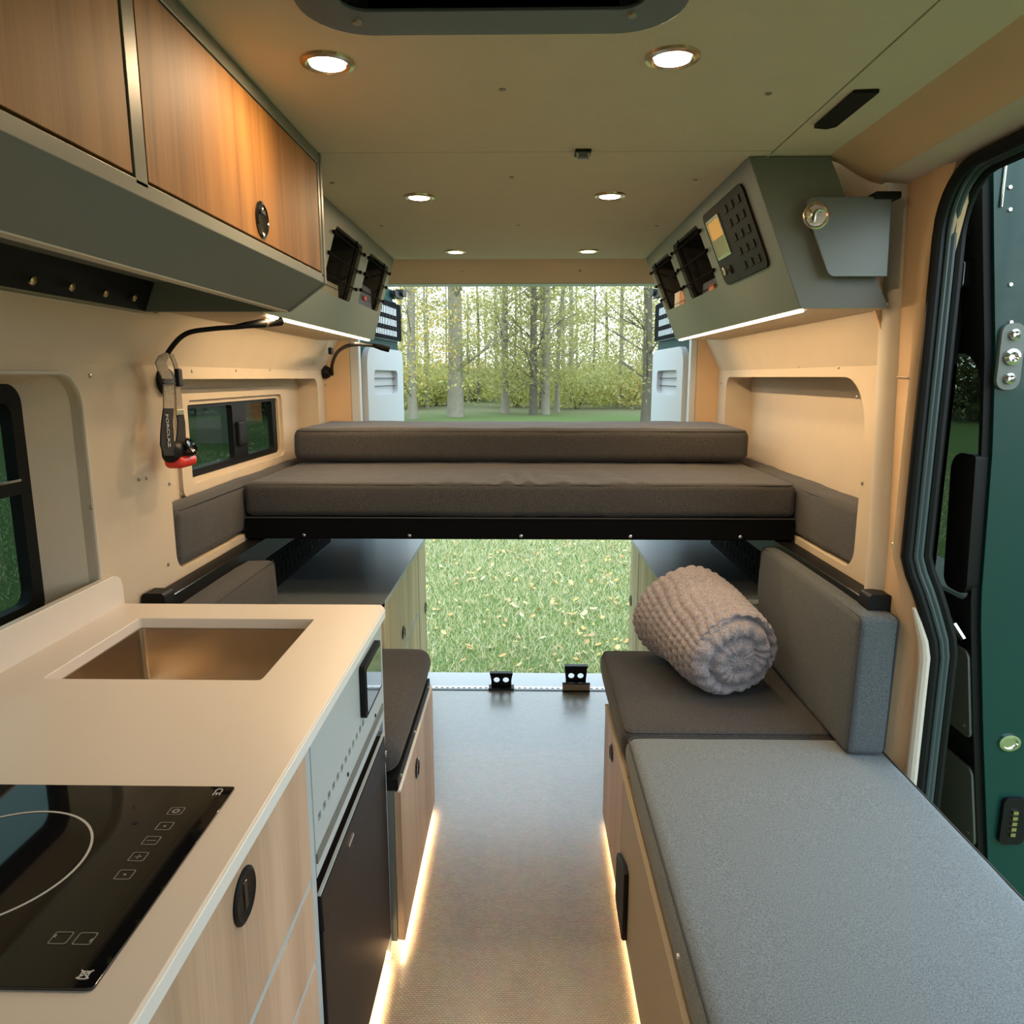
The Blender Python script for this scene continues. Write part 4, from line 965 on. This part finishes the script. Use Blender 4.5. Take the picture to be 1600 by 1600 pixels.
# ================================================================== gooseneck lamps
def arc(pts, n=8):
    out = []; P_ = [Vector(p) for p in pts]; P_ = [P_[0]]+P_+[P_[-1]]
    for i in range(1, len(P_)-2):
        for k in range(n):
            t = k/n; a, b, c_, d = P_[i-1], P_[i], P_[i+1], P_[i+2]
            out.append(0.5*((2*b)+(c_-a)*t+(2*a-5*b+4*c_-d)*t*t+(3*b-a-3*c_+d)*t**3))
    out.append(P_[-2]); return out
g1 = empty('gooseneck_lamp', (-0.92, 1.89, 1.40), 'black flexible reading lamp with a strap hung over its neck', 'lamp')
MB().lathe((-0.929, 1.888, 1.392), (1, 0, 0), [(0.033, 0), (0.033, 0.012), (0.026, 0.022), (0.0, 0.024)], 24, sy=1.0).build('wall_base', BLACK, g1)
def pz(px, py, x): return at(px, py, 'x', x)
n1 = arc([pz(255, 600, -0.905), pz(252, 575, -0.89), pz(268, 543, -0.86), pz(292, 521, -0.82), pz(330, 514, -0.77), pz(370, 511, -0.72)])
MB().tube(n1, 0.0062, 10).build('flexible_neck', BLACK, g1)
hd = [pz(368, 511, -0.722), pz(385, 508, -0.70), pz(410, 505, -0.672), pz(438, 502, -0.645)]
MB().tube(hd, [0.0065, 0.0085, 0.0115, 0.0118], 14).build('lamp_head', BLACK, g1)
MB().tube([hd[2].lerp(hd[3], 0.05), hd[2].lerp(hd[3], 0.2)], 0.0122, 14).build('collar', BRASS, g1)
g2 = empty('gooseneck_lamp', (-0.92, 3.40, 1.43), 'black flexible reading lamp near the rear door', 'lamp')
MB().lathe((-0.929, 3.41, 1.425), (1, 0, 0.0), [(0.03, 0), (0.03, 0.015), (0.022, 0.03), (0.0, 0.033)], 20).build('wall_base', BLACK, g2)
n2 = arc([pz(519, 585, -0.895), pz(519, 570, -0.87), pz(526, 552, -0.80), pz(541, 541, -0.70), pz(562, 538, -0.62), pz(585, 540, -0.55)])
MB().tube(n2, 0.0075, 10).build('flexible_neck', BLACK, g2)
MB().tube([n2[-1], n2[-1].lerp(pz(608, 546, -0.50), 0.5), pz(608, 546, -0.50)], [0.008, 0.011, 0.011], 12).build('lamp_head', BLACK, g2, label='bronze sheen lamp head')
o = MB().box(-0.86, -0.845, 3.25, 3.29, 1.50, 1.53).build('wall_button', BLACK, None, bevel=0.004); tag(o, 'small black button under the locker by the rear lamp', 'switch')

# strap with headlamp
st = empty('head_torch', (-0.86, 1.79, 1.22), 'head torch on grey and black straps hanging from the reading lamp', 'head torch')
def strap(pts, wpx, name, mat, th=0.003):
    """pts: (px,py,half width px, x)"""
    L0 = [at(px-hw, py, 'x', x) for px, py, hw, x in pts]; L1 = [at(px+hw, py, 'x', x) for px, py, hw, x in pts]
    m = MB(); n = len(pts); d = Vector((th, 0, 0))
    vs_ = L0+L1+[p-d for p in L0]+[p-d for p in L1]; fs = []
    for i in range(n-1):
        fs += [(i, i+1, n+i+1, n+i), (2*n+i, 3*n+i, 3*n+i+1, 2*n+i+1), (i, 2*n+i, 2*n+i+1, i+1), (n+i, n+i+1, 3*n+i+1, 3*n+i)]
    fs += [(0, n, 3*n, 2*n), (n-1, 3*n-1, 4*n-1, 2*n-1)]
    return m.add(vs_, fs).build(name, mat, st, ang=60)
GS = fabric('grey_webbing', (0.22, 0.18, 0.13), (0.42, 0.35, 0.27), 0.1, 300)
BS = fabric('black_webbing', (0.008, 0.008, 0.009), (0.03, 0.03, 0.032), 0.1, 300)
strap([(262, 551, 4, -0.868), (257, 556, 8, -0.862), (252, 566, 8, -0.856), (255, 576, 8, -0.852), (260, 585, 8, -0.85), (263, 594, 8, -0.85)], 0, 'grey_strap', GS)
strap([(264, 594, 8, -0.85), (264, 620, 7.5, -0.85), (264, 639, 7.5, -0.85)], 0, 'grey_strap', GS)
strap([(264, 638, 7.5, -0.849), (262, 660, 8.5, -0.849), (262, 680, 10, -0.848), (262, 695, 10.5, -0.848), (266, 712, 9, -0.848)], 0, 'black_strap', BS)
strap([(268, 553, 3, -0.872), (274, 567, 3, -0.872), (279, 585, 3, -0.872), (277, 600, 3.5, -0.872), (280, 622, 4.5, -0.872), (281, 641, 5, -0.872)], 0, 'grey_strap', GS)
strap([(281, 640, 5, -0.871), (284, 660, 5.5, -0.871), (284, 680, 6.5, -0.87), (283, 693, 8, -0.87)], 0, 'black_strap', BS)
p = at(264, 596, 'x', -0.846); MB().box(-0.8475, -0.843, p.y-0.028, p.y+0.028, p.z-0.006, p.z-0.002).build('slider_buckle', BLACK, st); MB().box(-0.8475, -0.843, p.y-0.028, p.y+0.028, p.z+0.002, p.z+0.006).build('slider_buckle', BLACK, st)
p = at(278, 590, 'x', -0.87); MB().box(-0.874, -0.862, p.y-0.012, p.y+0.012, p.z-0.022, p.z+0.022).build('buckle', BLACK, st, bevel=0.004)
p = at(281, 644, 'x', -0.868); MB().box(-0.872, -0.866, p.y-0.017, p.y+0.017, p.z-0.007, p.z+0.007).build('loop', BRASS, st, bevel=0.001)
a = at(279, 703, 'x', -0.86)
q = soft_box(-0.885, -0.840, a.y-0.052, a.y+0.050, a.z-0.03, a.z+0.022, 0.02).build('lamp_body', BLACK, st, ang=80)
MB().lathe((-0.842, a.y+0.012, a.z+0.004), (1, 0, 0.5), [(0.024, 0), (0.024, 0.010), (0.020, 0.013), (0.016, 0.008), (0.0, 0.005)], 24).build('lens', GLOSSB, st)
b2 = soft_box(-0.882, -0.834, a.y-0.042, a.y+0.050, a.z-0.043, a.z-0.012, 0.014).build('red_shell', simple('red_plastic', (0.75, 0.035, 0.02), 0.35), st, ang=80)
p = at(262.5, 673, 'x', -0.8465)
Tt = Matrix(((0, 0, 1, p.x), (0, -1, 0, p.y), (1, 0, 0, p.z), (0, 0, 0, 1)))
Tt = Matrix.Translation(p) @ Matrix(((0, 0, 1, 0), (0, -1, 0, 0), (-1, 0, 0, 0), (0, 0, 0, 1))) 
Tt = Matrix.Translation(p) @ Matrix(((0, 0, 1), (1, 0, 0), (0, 1, 0))).to_4x4() @ Matrix.Rotation(math.radians(-90), 4, 'Z')
text_mesh('FORCLAZ', 0.018, 'lettering', PRINT, st, Tt)

# catch on the post by the sliding door
pc = empty('wall_clip', (0.87, 1.73, 1.0), 'small metal clip screwed to the tan door post', 'clip')
p = at(1403, 852, 'x', 0.872)
MB().box(0.868, 0.876, p.y-0.012, p.y+0.008, p.z-0.025, p.z+0.025).build('plate', BRASS, pc, bevel=0.001)
MB().lathe((0.866, p.y, p.z), (-1, 0, 0), [(0.009, -0.002), (0.009, 0.004), (0.005, 0.008)], 12).build('stud', BRASS, pc)

# ================================================================== L track on the rear sill with two fittings
tr = empty('lashing_track', (0, 3.15, -0.02), 'aluminium lashing track let into the floor at the rear sill', 'track')
holes = [rr(-0.79+0.0254*k, 3.146, -0.79+0.0254*k+0.015, 3.157, 0.005, 3) for k in range(62)]
MB().plate([(-0.80, 3.136), (0.80, 3.136), (0.80, 3.165), (-0.80, 3.165)], holes, on_z(-0.001, -0.008)).build('rail', CHROME, tr)
MB().box(-0.80, 0.80, 3.1365, 3.1645, -0.02, -0.012).build('slot', BLACK, tr)
MB().box(-0.80, 0.80, 3.118, 3.136, -0.002, 0.003).build('dark_edge', LAM_DARK, tr)
def fitting(x, zoff, lab, strapm):
    f = empty('lashing_fitting', (x, 3.14, 0), lab, 'fitting')
    MB().box(x-0.058, x+0.058, 3.115, 3.165, 0.0035, 0.010+zoff*0.2).build('foot', BLACK, f, bevel=0.002)
    z0 = 0.010+zoff*0.2
    lp = [(x-0.046, z0), (x+0.046, z0), (x+0.046, z0+0.03), (x+0.052, z0+0.062+zoff), (x+0.052, z0+0.072+zoff), (x-0.052, z0+0.072+zoff), (x-0.052, z0+0.062+zoff), (x-0.046, z0+0.03)]
    hs = []
    for cx in (-0.021, 0.021):
        hs.append([(x+cx+0.014*math.cos(2*math.pi*i/16), z0+0.032+zoff*0.55+0.0125*math.sin(2*math.pi*i/16)) for i in range(16)])
    MB().plate(lp, hs, on_y(3.138, 3.146)).build('upright', BLACK, f, bevel=0.0015)
    MB().box(x-0.052, x+0.052, 3.118, 3.146, z0+0.064+zoff, z0+0.073+zoff).build('top_lip', BLACK, f, bevel=0.002)
    if strapm: 
        MB().box(x-0.062, x+0.062, 3.108, 3.114, 0.006, 0.038).build('strap', GS, f, label='beige webbing strap')
        MB().box(x-0.062, x+0.062, 3.106, 3.116, 0.038, 0.043).build('strap_bar', BLACK, f)
        MB().box(x-0.062, x+0.062, 3.104, 3.118, 0.0032, 0.008).build('strap_bar', BLACK, f)
p = at(783, 1080, 'z', 0.0); fitting(p.x, 0.0, 'low black two-hole lashing fitting near the middle of the rear sill', False)
p = at(900, 1080, 'z', 0.0); fitting(p.x, 0.030, 'taller black lashing fitting with a beige strap on the rear sill', True)

# ================================================================== outside
GZ = -0.60
def ground_mat():
    m, t, bs = newmat('autumn_grass')
    tcn = t.nodes.new('ShaderNodeTexCoord')
    n = t.nodes.new('ShaderNodeTexNoise'); n.inputs['Scale'].default_value = 0.35; n.inputs['Detail'].default_value = 8
    n2 = t.nodes.new('ShaderNodeTexNoise'); n2.inputs['Scale'].default_value = 30; n2.inputs['Detail'].default_value = 8
    t.links.new(tcn.outputs['Object'], n.inputs['Vector']); t.links.new(tcn.outputs['Object'], n2.inputs['Vector'])
    r = t.nodes.new('ShaderNodeValToRGB'); e = r.color_ramp.elements
    e[0].position = 0.3; e[0].color = (0.055, 0.095, 0.02, 1); e[1].position = 0.75; e[1].color = (0.20, 0.255, 0.07, 1)
    t.links.new(n2.outputs['Fac'], r.inputs[0])
    # leaf litter ring further out
    sx = t.nodes.new('ShaderNodeSeparateXYZ'); t.links.new(tcn.outputs['Object'], sx.inputs[0])
    ln = t.nodes.new('ShaderNodeVectorMath'); ln.operation = 'LENGTH'; t.links.new(tcn.outputs['Object'], ln.inputs[0])
    ad = t.nodes.new('ShaderNodeMath'); ad.operation = 'MULTIPLY_ADD'; ad.inputs[1].default_value = 14; t.links.new(n.outputs['Fac'], ad.inputs[0]); t.links.new(ln.outputs['Value'], ad.inputs[2])
    mr = t.nodes.new('ShaderNodeMapRange'); mr.inputs['From Min'].default_value = 34; mr.inputs['From Max'].default_value = 42; t.links.new(ad.outputs[0], mr.inputs['Value'])
    mr2 = t.nodes.new('ShaderNodeMapRange'); mr2.inputs['From Min'].default_value = 50; mr2.inputs['From Max'].default_value = 60; mr2.inputs['To Min'].default_value = 0.7; mr2.inputs['To Max'].default_value = 0.25; t.links.new(ad.outputs[0], mr2.inputs['Value'])
    mm = t.nodes.new('ShaderNodeMath'); mm.operation = 'MULTIPLY'; t.links.new(mr.outputs[0], mm.inputs[0]); t.links.new(mr2.outputs[0], mm.inputs[1])
    r2 = t.nodes.new('ShaderNodeValToRGB'); e = r2.color_ramp.elements
    e[0].position = 0.35; e[0].color = (0.11, 0.09, 0.05, 1); e[1].position = 0.7; e[1].color = (0.30, 0.25, 0.14, 1); t.links.new(n2.outputs['Fac'], r2.inputs[0])
    mx = t.nodes.new('ShaderNodeMix'); mx.data_type = 'RGBA'; t.links.new(mm.outputs[0], mx.inputs[0]); t.links.new(r.outputs[0], mx.inputs[6]); t.links.new(r2.outputs[0], mx.inputs[7])
    t.links.new(mx.outputs[2], bs.inputs['Base Color']); bs.inputs['Roughness'].default_value = 0.9; bs.inputs['Specular IOR Level'].default_value = 0.2
    b = t.nodes.new('ShaderNodeBump'); b.inputs['Strength'].default_value = 0.8; b.inputs['Distance'].default_value = 0.05; t.links.new(n2.outputs['Fac'], b.inputs['Height']); t.links.new(b.outputs[0], bs.inputs['Normal'])
    return m
S(MB().add([(-130, -130, GZ), (130, -130, GZ), (130, 150, GZ), (-130, 150, GZ)], [(0, 1, 2, 3)]).build('ground', ground_mat()))

def island_mat(name, cols, trans=0.35, rough=0.6):
    m, t, bs = newmat(name)
    g = t.nodes.new('ShaderNodeNewGeometry'); r = t.nodes.new('ShaderNodeValToRGB'); e = r.color_ramp.elements
    while len(e) < len(cols): e.new(0.5)
    for i, c_ in enumerate(cols): e[i].position = i/(len(cols)-1); e[i].color = (*c_, 1)
    t.links.new(g.outputs['Random Per Island'], r.inputs[0]); t.links.new(r.outputs[0], bs.inputs['Base Color']); bs.inputs['Roughness'].default_value = rough
    bs.inputs['Specular IOR Level'].default_value = 0.25
    if trans:
        tl = t.nodes.new('ShaderNodeBsdfTranslucent'); t.links.new(r.outputs[0], tl.inputs[0]); mx = t.nodes.new('ShaderNodeMixShader'); mx.inputs[0].default_value = trans
        out = [n for n in t.nodes if n.type == 'OUTPUT_MATERIAL'][0]; t.links.new(bs.outputs[0], mx.inputs[1]); t.links.new(tl.outputs[0], mx.inputs[2]); t.links.new(mx.outputs[0], out.inputs[0])
    return m
GRASSM = island_mat('grass_blades', [(0.40, 0.38, 0.14), (0.58, 0.54, 0.25), (0.70, 0.62, 0.37), (0.82, 0.73, 0.52)], 0.35)
rng = np.random.default_rng(7)
def np_mesh(name, V, Fn, k, mat, loc=(0, 0, 0)):
    me = bpy.data.meshes.new(name); n = len(V)
    me.vertices.add(n); me.vertices.foreach_set('co', V.astype(np.float32).ravel())
    nf = len(Fn); me.loops.add(nf*k); me.loops.foreach_set('vertex_index', Fn.astype(np.int32).ravel())
    me.polygons.add(nf); me.polygons.foreach_set('loop_start', np.arange(0, nf*k, k, dtype=np.int32)); me.update(); me.validate(); me.materials.append(mat)
    return me
def blades(n, x0, x1, y0, y1, h, wd):
    x = rng.uniform(x0, x1, n); y = rng.uniform(y0, y1, n); hh = h*rng.uniform(0.4, 1.2, n); a = rng.uniform(0, 2*np.pi, n); l = rng.uniform(0.2, 1.1, n)*hh; la = rng.uniform(0, 2*np.pi, n)
    b = np.stack([x, y, np.zeros(n)], 1); d = np.stack([np.cos(a), np.sin(a), np.zeros(n)], 1)*wd/2
    t = b+np.stack([np.cos(la)*l, np.sin(la)*l, hh], 1)
    V = np.stack([b-d, b+d, t], 1).reshape(-1, 3); return V, np.arange(3*n).reshape(-1, 3)
V, Fc = blades(75000, -3.2, 3.2, 3.9, 10.5, 0.055, 0.006)
V2, F2 = blades(60000, -11, 11, -3, 20, 0.06, 0.014); F2 = F2[[i for i in range(len(F2)) if not (abs(V2[3*i, 0]) < 1.3 and V2[3*i, 1] < 3.6)]]
V = np.concatenate([V, V2]); Fc = np.concatenate([Fc, F2+len(Fc)*3])
V[:, 2] += GZ
o = bpy.data.objects.new('meadow_grass', np_mesh('meadow_grass', V, Fc, 3, GRASSM)); COL.objects.link(o); tag(o, 'bright meadow grass outside the open rear doors', 'grass', kind='stuff')
# fallen leaves
LEAFM = island_mat('fallen_leaf', [(0.66, 0.56, 0.24), (0.66, 0.38, 0.12), (0.50, 0.26, 0.10), (0.56, 0.48, 0.30), (0.66, 0.46, 0.10)], 0.1)
def leaves(n, x0, x1, y0, y1, s0, s1):
    c_ = np.stack([rng.uniform(x0, x1, n), rng.uniform(y0, y1, n), rng.uniform(0.018, 0.05, n)], 1); s = rng.uniform(s0, s1, n)[:, None]
    a = rng.uniform(0, 2*np.pi, n); ti = rng.uniform(-0.6, 0.6, (n, 2))
    u = np.stack([np.cos(a), np.sin(a), ti[:, 0]], 1)*s; v = np.stack([-np.sin(a), np.cos(a), ti[:, 1]], 1)*s*0.6
    Vv = np.stack([c_-u, c_-u*0.3+v, c_+u*0.5+v*0.8, c_+u, c_+u*0.5-v*0.8, c_-u*0.3-v], 1).reshape(-1, 3); return Vv, np.arange(6*n).reshape(-1, 6)
V, Fc = leaves(1900, -3, 3, 4.2, 11.5, 0.012, 0.034); V2, F2 = leaves(1800, -12, 12, 11.5, 30, 0.04, 0.07)
V = np.concatenate([V, V2]); Fc = np.concatenate([Fc, F2+len(Fc)*6]); V[:, 2] += GZ
o = bpy.data.objects.new('fallen_leaves', np_mesh('fallen_leaves', V, Fc, 6, LEAFM)); COL.objects.link(o); tag(o, 'yellow and brown fallen leaves scattered in the grass', 'leaves', kind='stuff')

# trees
BARK = simple('grey_bark', (0.27, 0.235, 0.175), 0.9, bump=0.6, bscale=12, var=0.25, vscale=4)
BARKD = simple('dark_bark', (0.12, 0.10, 0.07), 0.9, bump=0.6, bscale=12, var=0.25, vscale=4)
FOL = [island_mat('leaf_yellow_green', [(0.36, 0.37, 0.09), (0.50, 0.48, 0.14), (0.60, 0.54, 0.19), (0.30, 0.32, 0.09)], 0.45),
       island_mat('leaf_olive', [(0.24, 0.25, 0.08), (0.35, 0.34, 0.11), (0.42, 0.39, 0.15), (0.46, 0.36, 0.15)], 0.45),
       island_mat('leaf_gold', [(0.60, 0.46, 0.13), (0.62, 0.40, 0.10), (0.50, 0.46, 0.16), (0.66, 0.54, 0.22)], 0.45),
       island_mat('leaf_dark', [(0.045, 0.06, 0.02), (0.08, 0.10, 0.03), (0.13, 0.13, 0.05), (0.17, 0.13, 0.06)], 0.35)]
def foliage_mesh(name, mat, n, seed, low, high, spread, size, clusters):
    g = np.random.default_rng(seed)
    cc = np.stack([g.normal(0, spread*0.55, clusters), g.normal(0, spread*0.55, clusters), g.uniform(low, high, clusters)], 1)
    k = g.integers(0, clusters, n); c_ = cc[k]+g.normal(0, 1, (n, 3))*np.array([0.75, 0.75, 0.32])*(0.6+0.5*g.random((n, 1)))
    c_ = c_[c_[:, 2] > 0.1]; n = len(c_)
    s = g.uniform(size*0.5, size*1.2, n)[:, None]; u = g.normal(0, 1, (n, 3)); u /= np.linalg.norm(u, axis=1)[:, None]; w_ = g.normal(0, 1, (n, 3)); v = np.cross(u, w_); v /= np.linalg.norm(v, axis=1)[:, None]
    V = np.stack([c_-u*s, c_+v*s*0.55, c_+u*s, c_-v*s*0.55], 1).reshape(-1, 3)
    return np_mesh(name, V, np.arange(4*n).reshape(-1, 4), 4, mat), cc
def trunk_mb(h, r, seed, lean=0.0, cc=None, nb=14):
    g = random.Random(seed); m = MB(); pts = []; rs = []
    for i in range(13):
        t = i/12; pts.append(Vector((lean*t*t*h+0.12*math.sin(t*5+seed)*t, 0.1*math.sin(t*4+seed*2)*t, h*t))); rs.append(r*(1.0-0.5*t)*(1.12 if i == 0 else 1))
    m.tube(pts, rs, 10)
    for b in range(nb):
        t = g.uniform(0.12, 0.95); p = pts[int(t*12)]; a = g.uniform(0, 6.28); L_ = g.uniform(1.4, 3.6)*(1.2-t*0.5)
        q = [p+Vector((math.cos(a)*L_*k/4, math.sin(a)*L_*k/4, L_*(0.45*k/4+0.25*(k/4)**2)+0.12*g.uniform(-1, 1))) for k in range(5)]
        m.tube(q, [r*0.2*(1-0.2*k) for k in range(5)], 5)
        for c_ in range(2):
            a2 = a+g.uniform(-1, 1); s_ = q[g.randint(1, 3)]; m.tube([s_, s_+Vector((math.cos(a2)*0.6, math.sin(a2)*0.6, 0.4)), s_+Vector((math.cos(a2)*1.3, math.sin(a2)*1.3, 0.7))], [r*0.09, r*0.06, r*0.03], 4)
    return m
protoT, protoF = {}, {}
def tree(x, y, r, h, kind, seed, label, group=None, lean=0.0, bark=BARK, fol=True, zlow=False, sc_=1.0, rot=None, nm='forest_tree'):
    t = empty(nm, (x, y, GZ), label, 'tree', group)
    key = (round(h), round(r, 1), seed % 4, lean, bark.name)
    if key not in protoT:
        o = trunk_mb(h, r, seed, lean).build('trunk', bark, None, ang=60); me = o.data; off = WL[o.name].copy(); bpy.data.objects.remove(o); protoT[key] = (me, off)
    me, off = protoT[key]; o = bpy.data.objects.new('trunk', me); COL.objects.link(o); o.parent = t; o.location = off
    if fol:
        fk = (kind, seed % 3, zlow)
        if fk not in protoF:
            protoF[fk] = foliage_mesh('foliage', FOL[kind], 3000 if not zlow else 1500, seed*7+kind, 1.4 if not zlow else 0.3, 9.5 if not zlow else 4.0, 2.6 if not zlow else 2.4, 0.10, 75)[0]
        o = bpy.data.objects.new('foliage', protoF[fk]); COL.objects.link(o); o.parent = t
    t.rotation_euler = (0, 0, rot if rot is not None else random.Random(seed*3).uniform(0, 6.28)); t.scale = (sc_, sc_, sc_)
    return t
def bush(x, y, kind, seed, sc_, group, label):
    t = empty('bush', (x, y, GZ), label, 'bush', group)
    fk = ('b', kind, seed % 3)
    if fk not in protoF:
        protoF[fk] = foliage_mesh('foliage', FOL[kind], 3200, seed*11+kind, 0.2, 2.6, 2.2, 0.11, 60)[0]
    o = bpy.data.objects.new('foliage', protoF[fk]); COL.objects.link(o); o.parent = t
    key = 'bstem'
    if key not in protoT:
        m = MB(); g = random.Random(3)
        for k in range(9):
            a = g.uniform(0, 6.28); m.tube([(0.1*math.cos(a), 0.1*math.sin(a), 0), (0.6*math.cos(a), 0.6*math.sin(a), 1.0), (1.2*math.cos(a), 1.2*math.sin(a), 2.2)], [0.03, 0.02, 0.01], 5)
        o2 = m.build('stems', BARKD); protoT[key] = (o2.data, WL[o2.name].copy()); bpy.data.objects.remove(o2)
    me, off = protoT[key]; o = bpy.data.objects.new('stems', me); COL.objects.link(o); o.parent = t; o.location = off
    t.rotation_euler = (0, 0, seed*1.3); t.scale = (sc_, sc_, sc_*0.9); return t
def X(px, Y): return (px-820)/1141*Y
# named trunks seen through the rear doors
tree(X(713, 38), 38, 0.42, 14, 1, 1, 'thick pale grey tree trunk seen through the rear doors', fol=True, rot=0.4, sc_=1.0)
for px, Y, r, ln, lb, bk in ((790, 42, 0.24, 0.0, 'straight slender trunk just beyond the thick pale one', BARK), (833, 40, 0.22, 0.02, 'dark trunk of the close pair in the middle of the forest', BARKD),
                         (852, 40.5, 0.24, 0.01, 'paler trunk of the close pair in the middle of the forest', BARK), (646, 36, 0.17, 0.0, 'thin trunk beside the rear door edge on the kitchen side', BARK),
                         (870, 43, 0.15, 0.06, 'leaning thin trunk past the close pair', BARK), (1008, 34, 0.24, -0.02, 'twisting trunk near the open rear door on the side door side', BARKD)):
    tree(X(px, Y), Y, r, 12, 1 if px != 646 else 2, int(px) % 7+2, lb, lean=ln, bark=bk, rot=0.2 if ln else None)
rg = random.Random(11)
G1 = 'trees of the wood behind the meadow'; L1 = 'slender autumn tree in the wood behind the meadow'
for i in range(30):
    Y = rg.uniform(46, 78); px = 560+(i*17.3) % 520+rg.uniform(-9, 9)
    tree(X(px, Y), Y, rg.choice([0.1, 0.16, 0.2]), rg.choice([10, 13]), rg.choice([0, 0, 1, 2]), rg.randint(0, 11), L1, G1, sc_=rg.uniform(0.8, 1.1), bark=rg.choice([BARK, BARKD]))
G2 = 'undergrowth along the wood edge'; L2 = 'yellow-green undergrowth bush along the wood edge'
for i in range(26):
    Y = rg.uniform(47, 80); px = 600+(i*41.7) % 450+rg.uniform(-12, 12)
    bush(X(px, Y), Y, rg.choice([0, 0, 1, 2]), rg.randint(0, 8), rg.uniform(0.8, 1.25), G2, L2)
G3 = 'trees beyond the meadow at the sides'; L3 = 'dark autumn tree on the far side of the meadow beyond the side windows'
G4 = 'hedge beyond the meadow at the sides'; L4 = 'dark hedge bush on the far side of the meadow beyond the side windows'
for i in range(30):
    a = math.radians(20+(i//2)*9.0+rg.uniform(-3, 3)); s = -1 if i % 2 else 1; R_ = rg.uniform(37, 44)
    tree(s*math.sin(a)*R_, math.cos(a)*R_, 0.25, 12, rg.choice([3, 3, 1]), rg.randint(0, 11), L3, G3, sc_=rg.uniform(0.85, 1.1), bark=BARKD)
for i in range(48):
    a = math.radians(17+(i//2)*3.6+rg.uniform(-1, 1)); s = -1 if i % 2 else 1; R_ = rg.uniform(38, 47)
    bush(s*math.sin(a)*R_, math.cos(a)*R_, rg.choice([3, 3, 1]), rg.randint(0, 8), rg.uniform(1.0, 1.5), G4, L4)
tree(-9.7, 23, 0.62, 12, 3, 5, 'big pale trunk on the meadow seen through the small sliding window', lean=0.0, bark=BARK, rot=1.0)
print('objects', len(bpy.data.objects))
